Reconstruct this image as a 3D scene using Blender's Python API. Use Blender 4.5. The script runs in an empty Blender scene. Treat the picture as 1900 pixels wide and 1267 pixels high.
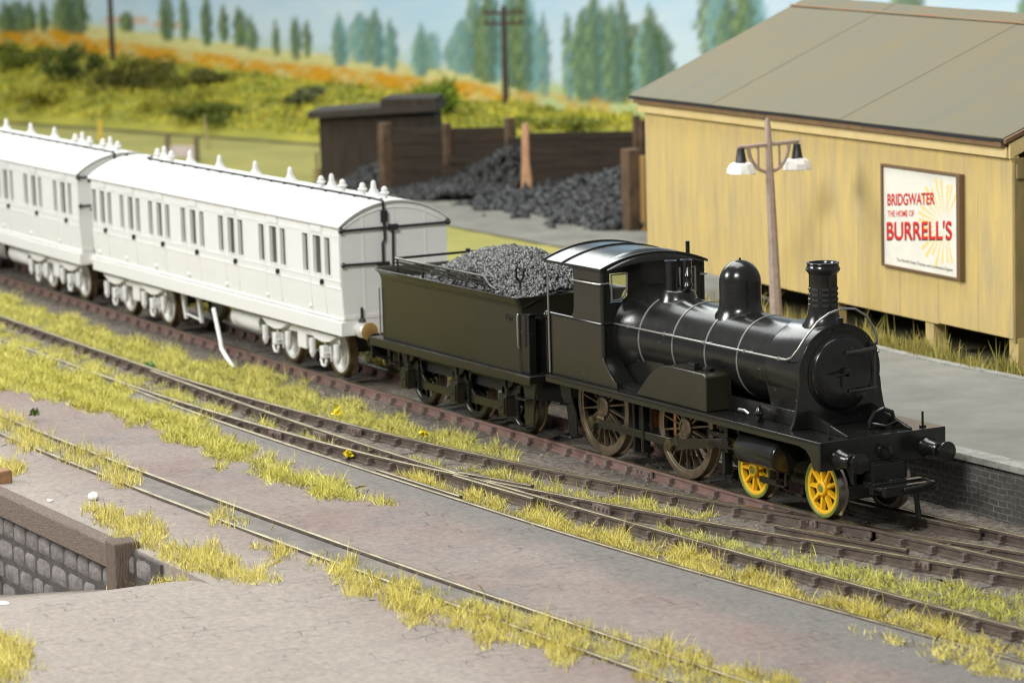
import bpy, bmesh, math, random
import numpy as np
from mathutils import Vector, Matrix
random.seed(7); rng = np.random.default_rng(7)
S = bpy.context.scene; COL = S.collection
PI = math.pi

# ------------------------------------------------------------------ camera, world, lamps
cd = bpy.data.cameras.new('camera'); cam = bpy.data.objects.new('camera', cd); COL.objects.link(cam); S.camera = cam
Rv = Vector((0.48640108, 0.87328937, -0.02792241)); Uv = Vector((-0.11557348, 0.09598259, 0.98865065)); Fv = Vector((-0.86605818, 0.47765365, -0.14761513))
m = Matrix((Rv, Uv, -Fv)).transposed().to_4x4(); m.translation = (40.442, -29.130, 10.484)
cam.matrix_world = m
cd.sensor_width = 36; cd.lens = 5757.35 / 1900 * 36; cd.clip_end = 500; cd.clip_start = 0.5
cd.dof.use_dof = True; cd.dof.focus_distance = 52.5; cd.dof.aperture_fstop = 0.66
W = bpy.data.worlds.new('World'); S.world = W; W.use_nodes = True
W.node_tree.nodes['Background'].inputs[0].default_value = (0.98, 1.0, 1.0, 1); W.node_tree.nodes['Background'].inputs[1].default_value = 0.27
S.view_settings.view_transform = 'Standard'; S.view_settings.look = 'None'; S.view_settings.exposure = 0.04; S.view_settings.gamma = 1
def lamp(name, loc, target, size, power, col=(1, 1, 1)):
    l = bpy.data.lights.new(name, 'AREA'); l.shape = 'RECTANGLE'; l.size = size[0]; l.size_y = size[1]; l.energy = power; l.color = col
    o = bpy.data.objects.new(name, l); COL.objects.link(o); o.location = loc
    o.rotation_euler = (Vector(target) - Vector(loc)).to_track_quat('-Z', 'Y').to_euler(); return o
lamp('softbox_overhead', (-34, 2, 56), (-34, 8, 0), (60, 30), 40000, (1, 0.99, 0.96))
lamp('softbox_front', (22, -42, 42), (-14, 6, 0), (15, 12), 30000, (1, 0.985, 0.95))
lamp('softbox_side', (-40, -52, 34), (-16, 0, 1), (22, 15), 30000, (1, 0.985, 0.95))
lamp('softbox_far_end', (-118, 20, 62), (-6, 0, 2), (60, 40), 40000, (0.95, 1, 0.97))
try:
    S.cycles.max_bounces = 6; S.cycles.diffuse_bounces = 3; S.cycles.glossy_bounces = 3; S.cycles.transparent_max_bounces = 12
    S.cycles.use_denoising = True; S.cycles.filter_width = 1.1; S.cycles.sample_clamp_indirect = 4
except Exception: pass

# ------------------------------------------------------------------ materials
MATS = {}
def mat(name, col, rough=0.5, metal=0.0, col2=None, scale=2.0, bump=0.0, bscale=30.0, dust=0.0, spec=0.5, stretch=None, detail=6, mixlo=0.35, mixhi=0.65, rvar=0.0):
    if name in MATS: return MATS[name]
    M = bpy.data.materials.new(name); M.use_nodes = True; nt = M.node_tree; N = nt.nodes; L = nt.links
    b = N['Principled BSDF']; b.inputs['Base Color'].default_value = (*col, 1); b.inputs['Roughness'].default_value = rough; b.inputs['Metallic'].default_value = metal
    b.inputs['Specular IOR Level'].default_value = spec
    geo = N.new('ShaderNodeNewGeometry'); vec = geo.outputs['Position']
    if stretch:
        mp = N.new('ShaderNodeMapping'); mp.inputs['Scale'].default_value = stretch; L.new(vec, mp.inputs['Vector']); vec = mp.outputs['Vector']
    last = None
    if col2:
        n = N.new('ShaderNodeTexNoise'); n.inputs['Scale'].default_value = scale; n.inputs['Detail'].default_value = detail; n.inputs['Roughness'].default_value = 0.65; L.new(vec, n.inputs['Vector'])
        r = N.new('ShaderNodeMapRange'); r.inputs[1].default_value = mixlo; r.inputs[2].default_value = mixhi; L.new(n.outputs['Fac'], r.inputs[0])
        mx = N.new('ShaderNodeMix'); mx.data_type = 'RGBA'; mx.inputs[6].default_value = (*col, 1); mx.inputs[7].default_value = (*col2, 1)
        L.new(r.outputs[0], mx.inputs[0]); last = mx.outputs[2]
        if rvar:
            rr = N.new('ShaderNodeMapRange'); rr.inputs[3].default_value = rough; rr.inputs[4].default_value = rough + rvar; L.new(n.outputs['Fac'], rr.inputs[0]); L.new(rr.outputs[0], b.inputs['Roughness'])
    if dust:
        n = N.new('ShaderNodeTexNoise'); n.inputs['Scale'].default_value = 14; n.inputs['Detail'].default_value = 3; L.new(geo.outputs['Position'], n.inputs['Vector'])
        r = N.new('ShaderNodeMapRange'); r.inputs[1].default_value = 0.72; r.inputs[2].default_value = 0.76; r.inputs[4].default_value = dust; L.new(n.outputs['Fac'], r.inputs[0])
        mx = N.new('ShaderNodeMix'); mx.data_type = 'RGBA'; mx.inputs[7].default_value = (0.45, 0.44, 0.40, 1)
        if last: L.new(last, mx.inputs[6])
        else: mx.inputs[6].default_value = (*col, 1)
        L.new(r.outputs[0], mx.inputs[0]); last = mx.outputs[2]
    if last: L.new(last, b.inputs['Base Color'])
    if bump:
        n = N.new('ShaderNodeTexNoise'); n.inputs['Scale'].default_value = bscale; n.inputs['Detail'].default_value = 5; L.new(vec, n.inputs['Vector'])
        bp = N.new('ShaderNodeBump'); bp.inputs['Strength'].default_value = bump; bp.inputs['Distance'].default_value = 0.05; L.new(n.outputs['Fac'], bp.inputs['Height']); L.new(bp.outputs[0], b.inputs['Normal'])
    MATS[name] = M; return M

black = mat('black_paint', (0.008, 0.008, 0.008), 0.15, col2=(0.012, 0.012, 0.011), scale=3, dust=0.3, bump=0.03, bscale=25, rvar=0.10)
louvre_black = mat('louvre_black', (0.035,0.035,0.034), 0.30)
black_matt = mat('black_matt', (0.010, 0.010, 0.010), 0.5, dust=0.2)
olive = mat('black_ground_reflection', (0.019, 0.0178, 0.0115), 0.24, col2=(0.024, 0.0218, 0.014), scale=1.2, dust=0.12)  # black paint with the ground's olive reflection put into its base colour
steel_wire = mat('wire_steel', (0.42, 0.41, 0.39), 0.32, 0.9)
bright_edge = mat('band_metal', (0.20, 0.20, 0.19), 0.30, 0.3)
bronze = mat('blackened_bronze', (0.33, 0.265, 0.19), 0.34, 0.85, col2=(0.22, 0.175, 0.125), scale=6)
tread = mat('wheel_tread_steel', (0.36, 0.33, 0.29), 0.28, 0.95)
yellow = mat('yellow_paint', (0.82, 0.40, 0.01), 0.38, col2=(0.75, 0.50, 0.02), scale=9)
green_rim = mat('green_paint', (0.13, 0.17, 0.03), 0.4, col2=(0.20, 0.22, 0.03), scale=8)
white = mat('white_plastic', (0.765, 0.77, 0.75), 0.42, col2=(0.74, 0.745, 0.725), scale=0.8)
white_roof = mat('white_roof_plastic', (0.63, 0.635, 0.615), 0.5, col2=(0.61, 0.615, 0.595), scale=0.5)
brass = mat('brass', (0.95, 0.62, 0.22), 0.45, 0.9)
copper = mat('copper', (0.75, 0.32, 0.14), 0.35, 1.0)
pipe_black = mat('black_pipe', (0.02, 0.02, 0.022), 0.45)
rail_red = mat('rail_red_paint', (0.155, 0.085, 0.070), 0.7, col2=(0.20, 0.13, 0.11), scale=5, bump=0.2)
rail_brown = mat('rail_brown_paint', (0.060, 0.046, 0.034), 0.65, col2=(0.125, 0.095, 0.075), scale=4, bump=0.2)
rail_top = mat('rail_top_metal', (0.36, 0.30, 0.18), 0.38, 0.85, col2=(0.13, 0.105, 0.065), scale=2.0)
sleeper_m = mat('sleeper_wood', (0.075, 0.066, 0.056), 0.9, col2=(0.155, 0.138, 0.12), scale=3, bump=0.5, bscale=12)
chair_m = mat('rail_chair_paint', (0.125, 0.088, 0.074), 0.8, col2=(0.20, 0.155, 0.135), scale=4)
chair_dark = mat('rail_chair_dark', (0.066, 0.050, 0.040), 0.8, col2=(0.16, 0.122, 0.10), scale=3)
ballast = mat('ballast', (0.070, 0.058, 0.046), 0.95, col2=(0.24, 0.205, 0.165), scale=9, bump=1.0, bscale=22, detail=10, mixlo=0.38, mixhi=0.68)
field_m = mat('field_flock', (0.34, 0.30, 0.075), 0.95, col2=(0.24, 0.23, 0.05), scale=0.25, bump=0.5, bscale=9, detail=8)
yard_path = mat('path_grit', (0.135, 0.13, 0.108), 0.95, col2=(0.21, 0.205, 0.175), scale=0.9, bump=0.5, bscale=15)
dark_path = mat('dark_path', (0.15, 0.13, 0.05), 0.95, col2=(0.10, 0.085, 0.04), scale=0.6)
timber = mat('weathered_timber', (0.13, 0.095, 0.075), 0.9, col2=(0.22, 0.175, 0.145), scale=6, bump=0.8, bscale=10, stretch=(1, 6, 6))
timber_post = mat('weathered_post', (0.10, 0.070, 0.052), 0.9, col2=(0.19, 0.145, 0.115), scale=6, bump=0.8, bscale=10, stretch=(6, 6, 1))
bin_wood = mat('bin_wood', (0.016, 0.011, 0.007), 0.9, col2=(0.040, 0.026, 0.015), scale=1.6, bump=0.6, bscale=5, stretch=(0.6, 0.6, 5))
bin_post = mat('bin_post_wood', (0.06, 0.037, 0.02), 0.9, col2=(0.13, 0.08, 0.045), scale=2)
pale_wood = mat('pale_fresh_wood', (0.52, 0.30, 0.16), 0.85, col2=(0.40, 0.22, 0.12), scale=3)
stone = mat('stone_grey', (0.125, 0.115, 0.113), 0.9, col2=(0.24, 0.22, 0.215), scale=3.5, bump=0.8, bscale=10)
stone_dark = mat('mortar_dark', (0.055, 0.05, 0.047), 0.95, col2=(0.10, 0.092, 0.086), scale=4, bump=0.6)
coal_m = mat('coal', (0.010, 0.011, 0.011), 0.5, col2=(0.026, 0.027, 0.027), scale=1.3, spec=0.35)
coal_dull = mat('coal_dull', (0.015, 0.0155, 0.0155), 0.6, spec=0.3, col2=(0.040, 0.041, 0.040), scale=1.6)
cream = mat('shed_cream_wood', (0.68, 0.50, 0.165), 0.8, col2=(0.47, 0.37, 0.19), scale=1.3, bump=0.25, bscale=9, stretch=(3, 3, 0.45), detail=8, mixlo=0.3, mixhi=0.7)
cream_pale = mat('fascia_cream', (0.76, 0.61, 0.30), 0.7, col2=(0.70, 0.53, 0.23), scale=1.5)
brown_trim = mat('brown_trim', (0.21, 0.125, 0.05), 0.7, col2=(0.15, 0.09, 0.045), scale=3)
black_edge = mat('black_felt_edge', (0.012, 0.012, 0.014), 0.6)
roof_felt = mat('roof_felt', (0.172, 0.146, 0.085), 0.9, col2=(0.140, 0.140, 0.105), scale=0.7, stretch=(1.6, 0.5, 0.5), bump=0.25, bscale=14, detail=9, mixlo=0.3, mixhi=0.7)
rust_line = mat('rust_seam', (0.22, 0.10, 0.04), 0.8, col2=(0.17, 0.14, 0.08), scale=1.5)
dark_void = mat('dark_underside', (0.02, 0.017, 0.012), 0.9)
lamp_post_m = mat('lamp_post_paint', (0.44, 0.335, 0.265), 0.75, col2=(0.33, 0.25, 0.20), scale=6, bump=0.3, bscale=20)
lamp_white = mat('lamp_shade_white', (0.83, 0.81, 0.76), 0.45, col2=(0.74, 0.71, 0.66), scale=5, bump=0.3, bscale=9)
poster_frame = mat('poster_frame_brown', (0.165, 0.10, 0.05), 0.6)
poster_white = mat('poster_paper', (0.82, 0.80, 0.70), 0.6, col2=(0.70, 0.70, 0.62), scale=1.4, mixlo=0.4, mixhi=0.8)
red_ink = mat('red_ink', (0.68, 0.02, 0.015), 0.6); dark_ink = mat('dark_ink', (0.06, 0.03, 0.03), 0.6); sun_ink = mat('sun_ink', (0.83, 0.66, 0.26), 0.6)
plat_m = mat('platform_surface', (0.23, 0.225, 0.198), 0.9, col2=(0.165, 0.165, 0.145), scale=0.7, bump=0.3, bscale=20, detail=9)
plat_edge = mat('platform_edging', (0.33, 0.33, 0.30), 0.85, col2=(0.20, 0.20, 0.18), scale=3, bump=0.4, bscale=12)
pole_wood = mat('pole_wood', (0.055, 0.040, 0.028), 0.9, col2=(0.08, 0.06, 0.04), scale=3)
hut_m = mat('hut_wood', (0.024, 0.017, 0.012), 0.9, col2=(0.045, 0.032, 0.022), scale=1.5, bump=0.5, bscale=5, stretch=(4, 4, 0.5))
foam_white = mat('white_foam', (0.83, 0.82, 0.78), 0.7, bump=0.3, bscale=15)
flower_y = mat('flower_yellow', (0.75, 0.62, 0.01), 0.7); leaf_g = mat('leaf_scrap', (0.10, 0.16, 0.02), 0.6, col2=(0.03, 0.05, 0.01), scale=9); leaf_bright = mat('leaf_bright', (0.05, 0.22, 0.05), 0.6)
yellow_post_m = mat('yellow_post_paint', (0.70, 0.48, 0.06), 0.8); stick_m = mat('dry_stick', (0.34, 0.27, 0.12), 0.9)
sign_m = mat('sign_board', (0.45, 0.34, 0.36), 0.8, col2=(0.62, 0.55, 0.52), scale=3); sign_dark = mat('sign_post_wood', (0.16, 0.13, 0.075), 0.9)

def brick_mat(name, c1, c2, mort, scale, bw, bh, msize, axes, noise_c=None, nscale=0.5, bumpd=0.02, rough=0.9, smooth=0.1, nlo=0.4, nhi=0.62, grain=12, nfac=1.0, wob=0.05):
    M = bpy.data.materials.new(name); M.use_nodes = True; nt = M.node_tree; N = nt.nodes; L = nt.links; b = N['Principled BSDF']; b.inputs['Roughness'].default_value = rough
    geo = N.new('ShaderNodeNewGeometry'); sep = N.new('ShaderNodeSeparateXYZ'); L.new(geo.outputs['Position'], sep.inputs[0])
    cmb = N.new('ShaderNodeCombineXYZ'); L.new(sep.outputs[axes[0]], cmb.inputs[0]); L.new(sep.outputs[axes[1]], cmb.inputs[1])
    wn = N.new('ShaderNodeTexNoise'); wn.inputs['Scale'].default_value = 1.3; L.new(geo.outputs['Position'], wn.inputs['Vector'])
    va = N.new('ShaderNodeVectorMath'); va.operation = 'SCALE'; va.inputs[3].default_value = wob * 2; L.new(wn.outputs['Color'], va.inputs[0])
    vb = N.new('ShaderNodeVectorMath'); L.new(cmb.outputs[0], vb.inputs[0]); L.new(va.outputs[0], vb.inputs[1])
    br = N.new('ShaderNodeTexBrick'); br.inputs['Color1'].default_value = (*c1, 1); br.inputs['Color2'].default_value = (*c2, 1); br.inputs['Mortar'].default_value = (*mort, 1)
    br.inputs['Scale'].default_value = scale; br.inputs['Brick Width'].default_value = bw; br.inputs['Row Height'].default_value = bh; br.inputs['Mortar Size'].default_value = msize; br.inputs['Mortar Smooth'].default_value = smooth
    L.new(vb.outputs[0], br.inputs['Vector'])
    n = N.new('ShaderNodeTexNoise'); n.inputs['Scale'].default_value = nscale; n.inputs['Detail'].default_value = 8; n.inputs['Roughness'].default_value = 0.6; L.new(geo.outputs['Position'], n.inputs['Vector'])
    r = N.new('ShaderNodeMapRange'); r.inputs[1].default_value = nlo; r.inputs[2].default_value = nhi; r.inputs[4].default_value = nfac; L.new(n.outputs['Fac'], r.inputs[0])
    mx = N.new('ShaderNodeMix'); mx.data_type = 'RGBA'; mx.inputs[7].default_value = (*(noise_c or c2), 1); L.new(br.outputs['Color'], mx.inputs[6]); L.new(r.outputs[0], mx.inputs[0])
    g = N.new('ShaderNodeTexNoise'); g.inputs['Scale'].default_value = grain; g.inputs['Detail'].default_value = 6; L.new(geo.outputs['Position'], g.inputs['Vector'])
    gr = N.new('ShaderNodeMapRange'); gr.inputs[1].default_value = 0.3; gr.inputs[2].default_value = 0.7; gr.inputs[3].default_value = 0.78; gr.inputs[4].default_value = 1.2; L.new(g.outputs['Fac'], gr.inputs[0])
    mu = N.new('ShaderNodeVectorMath'); mu.operation = 'SCALE'; L.new(mx.outputs[2], mu.inputs[0]); L.new(gr.outputs[0], mu.inputs[3])
    L.new(mu.outputs[0], b.inputs['Base Color'])
    ad = N.new('ShaderNodeMath'); ad.operation = 'MULTIPLY_ADD'; ad.inputs[1].default_value = -1.0; L.new(br.outputs['Fac'], ad.inputs[0]); L.new(g.outputs['Fac'], ad.inputs[2])
    bp = N.new('ShaderNodeBump'); bp.inputs['Strength'].default_value = 0.6; bp.inputs['Distance'].default_value = bumpd; L.new(ad.outputs[0], bp.inputs['Height']); L.new(bp.outputs[0], b.inputs['Normal'])
    return M
# stone setts: mortar shows only in patches, as worn into the surface
def setts_mat():
    M = bpy.data.materials.new('yard_setts'); M.use_nodes = True; nt = M.node_tree; N = nt.nodes; L = nt.links; b = N['Principled BSDF']; b.inputs['Roughness'].default_value = 0.9
    geo = N.new('ShaderNodeNewGeometry'); P = geo.outputs['Position']
    def noise(sc, det=6, vec=P, rough=0.6):
        n = N.new('ShaderNodeTexNoise'); n.inputs['Scale'].default_value = sc; n.inputs['Detail'].default_value = det; n.inputs['Roughness'].default_value = rough; L.new(vec, n.inputs['Vector']); return n
    def rng_(src, a, b_, c=0, d=1):
        r = N.new('ShaderNodeMapRange'); r.inputs[1].default_value = a; r.inputs[2].default_value = b_; r.inputs[3].default_value = c; r.inputs[4].default_value = d; L.new(src, r.inputs[0]); return r.outputs[0]
    def mix(f, a, b_):
        mx = N.new('ShaderNodeMix'); mx.data_type = 'RGBA'
        if isinstance(f, float): mx.inputs[0].default_value = f
        else: L.new(f, mx.inputs[0])
        for i, v in ((6, a), (7, b_)):
            if isinstance(v, tuple): mx.inputs[i].default_value = (*v, 1)
            else: L.new(v, mx.inputs[i])
        return mx.outputs[2]
    sep = N.new('ShaderNodeSeparateXYZ'); L.new(P, sep.inputs[0])
    c = mix(rng_(noise(0.22, 5).outputs['Fac'], 0.38, 0.6), (0.242, 0.206, 0.183), (0.212, 0.158, 0.140))
    c = mix(rng_(noise(0.5, 8).outputs['Fac'], 0.5, 0.72), c, (0.172, 0.157, 0.148))
    edge = N.new('ShaderNodeMath'); edge.operation = 'MULTIPLY_ADD'; edge.inputs[1].default_value = 1.6; L.new(noise(0.8, 4).outputs['Fac'], edge.inputs[0]); L.new(sep.outputs[1], edge.inputs[2])
    c = mix(rng_(edge.outputs[0], -5.2, -4.4), c, (0.160, 0.150, 0.138))
    edge2 = N.new('ShaderNodeMath'); edge2.operation = 'MULTIPLY_ADD'; edge2.inputs[1].default_value = -1.2; L.new(noise(0.6, 4).outputs['Fac'], edge2.inputs[0]); L.new(sep.outputs[1], edge2.inputs[2])
    c = mix(rng_(edge2.outputs[0], -9.2, -11.2), c, (0.30, 0.262, 0.23))
    wn = noise(0.9, 3); va = N.new('ShaderNodeVectorMath'); va.operation = 'SCALE'; va.inputs[3].default_value = 0.6; L.new(wn.outputs['Color'], va.inputs[0])
    vb = N.new('ShaderNodeVectorMath'); L.new(P, vb.inputs[0]); L.new(va.outputs[0], vb.inputs[1])
    mp = N.new('ShaderNodeMapping'); mp.inputs['Rotation'].default_value = (0, 0, math.radians(96)); L.new(vb.outputs[0], mp.inputs['Vector'])
    br = N.new('ShaderNodeTexBrick'); br.inputs['Scale'].default_value = 1.0; br.inputs['Brick Width'].default_value = 0.52; br.inputs['Row Height'].default_value = 0.27; br.inputs['Mortar Size'].default_value = 0.016; br.inputs['Mortar Smooth'].default_value = 0.35
    br.inputs['Color1'].default_value = (0.96, 0.96, 0.96, 1); br.inputs['Color2'].default_value = (1.03, 1.03, 1.03, 1); br.inputs['Mortar'].default_value = (1, 1, 1, 1); L.new(mp.outputs[0], br.inputs['Vector'])
    mm = N.new('ShaderNodeVectorMath'); mm.operation = 'MULTIPLY'; L.new(c, mm.inputs[0]); L.new(br.outputs['Color'], mm.inputs[1])
    patch = rng_(noise(1.1, 6).outputs['Fac'], 0.50, 0.68)
    ck = N.new('ShaderNodeMath'); ck.operation = 'MULTIPLY'; L.new(br.outputs['Fac'], ck.inputs[0]); L.new(patch, ck.inputs[1])
    dk = N.new('ShaderNodeMath'); dk.operation = 'MULTIPLY'; dk.inputs[1].default_value = 0.75; L.new(ck.outputs[0], dk.inputs[0])
    c = mix(dk.outputs[0], mm.outputs[0], (0.07, 0.065, 0.06))
    g = noise(9, 9, rough=0.7); mu = N.new('ShaderNodeVectorMath'); mu.operation = 'SCALE'; L.new(c, mu.inputs[0]); L.new(rng_(g.outputs['Fac'], 0.25, 0.75, 0.68, 1.28), mu.inputs[3])
    c = mix(rng_(noise(7, 2).outputs['Fac'], 0.775, 0.79), mu.outputs[0], (0.62, 0.60, 0.55))
    L.new(c, b.inputs['Base Color'])
    hh = N.new('ShaderNodeMath'); hh.operation = 'MULTIPLY_ADD'; hh.inputs[1].default_value = -0.8; L.new(ck.outputs[0], hh.inputs[0]); L.new(g.outputs['Fac'], hh.inputs[2])
    bp = N.new('ShaderNodeBump'); bp.inputs['Strength'].default_value = 0.7; bp.inputs['Distance'].default_value = 0.035; L.new(hh.outputs[0], bp.inputs['Height']); L.new(bp.outputs[0], b.inputs['Normal'])
    return M
setts = setts_mat()
plat_brick = brick_mat('platform_brick', (0.075, 0.072, 0.068), (0.105, 0.10, 0.096), (0.21, 0.205, 0.19), 1, 0.235, 0.105, 0.010, (0, 2), noise_c=(0.085, 0.075, 0.072), nscale=1.2, nfac=0.6, bumpd=0.03)
def attr_mat(name, rough=0.8, trans=0.0, spec=0.3):
    M = bpy.data.materials.new(name); M.use_nodes = True; nt = M.node_tree; b = nt.nodes['Principled BSDF']; a = nt.nodes.new('ShaderNodeVertexColor'); a.layer_name = 'Col'
    nt.links.new(a.outputs[0], b.inputs['Base Color']); b.inputs['Roughness'].default_value = rough; b.inputs['Specular IOR Level'].default_value = spec
    return M
grass_m = attr_mat('grass_blades', 0.7); paint_m = attr_mat('scenic_paint', 0.9, spec=0.1); foliage_m = attr_mat('foliage_flock', 0.85)
def glass_mat(name, tint, t):
    M = bpy.data.materials.new(name); M.use_nodes = True; nt = M.node_tree; N = nt.nodes; b = N['Principled BSDF']; b.inputs['Base Color'].default_value = (*tint, 1); b.inputs['Roughness'].default_value = 0.12
    tr = N.new('ShaderNodeBsdfTransparent'); mx = N.new('ShaderNodeMixShader'); mx.inputs[0].default_value = t; nt.links.new(b.outputs[0], mx.inputs[1]); nt.links.new(tr.outputs[0], mx.inputs[2]); nt.links.new(mx.outputs[0], N['Material Output'].inputs[0]); return M
glass = glass_mat('cab_glass', (0.06, 0.06, 0.05), 0.75); coach_glass = glass_mat('coach_glass', (0.10, 0.095, 0.06), 0.35)

# ------------------------------------------------------------------ mesh builder
class MB:
    def __init__(s): s.v = []; s.f = []; s.mi = []
    def add(s, vs, fs, mi=0):
        o = len(s.v); s.v += [tuple(p) for p in vs]; s.f += [tuple(i + o for i in f) for f in fs]; s.mi += [mi] * len(fs); return s
    def box(s, x0, x1, y0, y1, z0, z1, mi=0):
        return s.add([(x0,y0,z0),(x1,y0,z0),(x1,y1,z0),(x0,y1,z0),(x0,y0,z1),(x1,y0,z1),(x1,y1,z1),(x0,y1,z1)], [(0,3,2,1),(4,5,6,7),(0,1,5,4),(1,2,6,5),(2,3,7,6),(3,0,4,7)], mi)
    def obox(s, c, hx, hy, hz, M3, mi=0):
        vs = [Vector(c) + M3 @ Vector((sx*hx, sy*hy, sz*hz)) for sz in (-1,1) for sx, sy in ((-1,-1),(1,-1),(1,1),(-1,1))]
        return s.add(vs, [(0,3,2,1),(4,5,6,7),(0,1,5,4),(1,2,6,5),(2,3,7,6),(3,0,4,7)], mi)
    def prism(s, poly, axis, a, b, mi=0):      # poly in the two remaining axes (in xyz order)
        n = len(poly)
        def pt(p, t): return {'x': (t, p[0], p[1]), 'y': (p[0], t, p[1]), 'z': (p[0], p[1], t)}[axis]
        vs = [pt(p, a) for p in poly] + [pt(p, b) for p in poly]
        return s.add(vs, [tuple(range(n))[::-1], tuple(range(n, 2*n))] + [(i, (i+1) % n, n + (i+1) % n, n + i) for i in range(n)], mi)
    def lathe(s, prof, c=(0,0,0), axis='z', n=32, mi=0, a0=0, a1=2*PI, caps=True):   # prof: (r, t) along axis
        full = abs(a1 - a0 - 2*PI) < 1e-6; k = n if full else n + 1
        vs = []
        for r, t in prof:
            for i in range(k):
                a = a0 + (a1 - a0) * i / n; p, q = r*math.cos(a), r*math.sin(a)
                vs.append({'z': (c[0]+p, c[1]+q, c[2]+t), 'x': (c[0]+t, c[1]+p, c[2]+q), 'y': (c[0]+p, c[1]+t, c[2]+q)}[axis])
        fs = []
        for j in range(len(prof)-1):
            for i in range(n):
                i2 = (i+1) % k if full else i+1
                fs.append((j*k+i, j*k+i2, (j+1)*k+i2, (j+1)*k+i))
        if caps and full:
            fs.append(tuple(range(k))[::-1]); fs.append(tuple(range((len(prof)-1)*k, len(prof)*k)))
        return s.add(vs, fs, mi)
    def tube(s, pts, r, n=8, mi=0, closed=False):
        P = [Vector(p) for p in pts]; vs = []; up0 = None
        for i, p in enumerate(P):
            t = (P[min(i+1, len(P)-1)] - P[max(i-1, 0)]).normalized()
            if up0 is None: up0 = Vector((0,0,1)) if abs(t.z) < 0.9 else Vector((1,0,0))
            u = (up0 - t*up0.dot(t)).normalized(); w = t.cross(u); up0 = u
            rr = r[i] if isinstance(r, (list, tuple)) else r
            vs += [p + u*rr*math.cos(2*PI*k/n) + w*rr*math.sin(2*PI*k/n) for k in range(n)]
        fs = [(i*n+k, i*n+(k+1)%n, (i+1)*n+(k+1)%n, (i+1)*n+k) for i in range(len(P)-1) for k in range(n)]
        fs += [tuple(range(n))[::-1], tuple(range((len(P)-1)*n, len(P)*n))]
        return s.add(vs, fs, mi)
    def ball(s, c, r, seg=12, mi=0, sc=(1,1,1), jit=0):
        pr = []; vs = []; rings = max(4, seg//2)
        for j in range(rings+1):
            th = PI*j/rings
            for i in range(seg):
                a = 2*PI*i/seg; k = 1 + (random.uniform(-jit, jit) if jit else 0)
                vs.append((c[0]+r*sc[0]*k*math.sin(th)*math.cos(a), c[1]+r*sc[1]*k*math.sin(th)*math.sin(a), c[2]+r*sc[2]*k*math.cos(th)))
        return s.add(vs, [(j*seg+i, (j+1)*seg+i, (j+1)*seg+(i+1)%seg, j*seg+(i+1)%seg) for j in range(rings) for i in range(seg)], mi)
    def build(s, name, mats, parent=None, bevel=0.0, sharp=32, segs=2, fix=True):
        me = bpy.data.meshes.new(name); me.from_pydata(s.v, [], s.f)
        if not isinstance(mats, (list, tuple)): mats = [mats]
        for m_ in mats: me.materials.append(m_)
        if len(mats) > 1: me.polygons.foreach_set('material_index', s.mi)
        if fix:
            b = bmesh.new(); b.from_mesh(me); bmesh.ops.recalc_face_normals(b, faces=b.faces); b.to_mesh(me); b.free()
        me.shade_smooth(); me.set_sharp_from_angle(angle=math.radians(sharp))
        o = bpy.data.objects.new(name, me); COL.objects.link(o)
        if parent: o.parent = parent
        if bevel:
            bv = o.modifiers.new('bevel', 'BEVEL'); bv.width = bevel; bv.segments = segs; bv.limit_method = 'ANGLE'; bv.angle_limit = math.radians(40)
        return o
def tag(o, label, cat, group=None, kind=None):
    o['label'] = label
    if cat: o['category'] = cat
    if group: o['group'] = group
    if kind: o['kind'] = kind
    return o
def struct(o): o['kind'] = 'structure'; return o
def empty(name, loc=(0,0,0), rz=0):
    o = bpy.data.objects.new(name, None); COL.objects.link(o); o.location = loc; o.rotation_euler = (0,0,rz); o.empty_display_size = 0.2; return o
def copy_tree(o, parent=None):
    c = o.copy(); COL.objects.link(c)
    if parent: c.parent = parent
    for ch in list(o.children): copy_tree(ch, c)
    return c
def lerp(pts, x):
    for (a, b), (c, d) in zip(pts, pts[1:]):
        if x <= c: return b + (d-b)*(x-a)/(c-a)
    return pts[-1][1]
def smooth(pts, step=0.6):
    X = np.arange(pts[0][0], pts[-1][0]+1e-6, step); Y = np.interp(X, [p[0] for p in pts], [p[1] for p in pts])
    k = 5; Yp = np.pad(Y, k, mode='reflect', reflect_type='odd'); Y = np.convolve(Yp, np.ones(2*k+1)/(2*k+1), 'valid')
    return list(zip(X.tolist(), Y.tolist()))

# ------------------------------------------------------------------ ground and setting
def sheet(name, poly, z, m_, thick=0.0):
    b = MB()
    if thick: b.prism(poly, 'z', z-thick, z)
    else: b.add([(x, y, z) for x, y in poly], [tuple(range(len(poly)))])
    return struct(b.build(name, m_))
def noise2(x, y, seed=0):
    return (math.sin(x*1.3+seed)*math.cos(y*1.7-seed*2)+math.sin(x*2.9-y*2.1+seed*3)*0.5+math.cos(x*5.3+y*4.7+seed)*0.25)/1.75
def grid(name, x0, x1, y0, y1, nx, ny, fz, m_):
    b = MB(); vs = []
    for j in range(ny+1):
        for i in range(nx+1):
            x = x0+(x1-x0)*i/nx; y = y0+(y1-y0)*j/ny; vs.append((x, y, fz(x, y)))
    b.add(vs, [(j*(nx+1)+i, j*(nx+1)+i+1, (j+1)*(nx+1)+i+1, (j+1)*(nx+1)+i) for j in range(ny) for i in range(nx)])
    return struct(b.build(name, m_, sharp=60, fix=False))
grid('ground', -190, 60, -40, 130, 4, 4, lambda x, y: -2.6, ballast)
grid('track_bed', -60, 22, -5.4, 4.2, 330, 40, lambda x, y: -0.193 + 0.020*noise2(x*3, y*3), ballast)
grid('field', -150, -18, 4.2, 60, 130, 60, lambda x, y: -0.205 + 0.03*noise2(x, y), field_m)
sheet('coal_yard', [(-58.5,18.9),(-50,16.6),(-44.7,15.65),(-34,15.4),(-24,11.9),(-24,30),(-58.5,30)], -0.165, yard_path)
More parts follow.
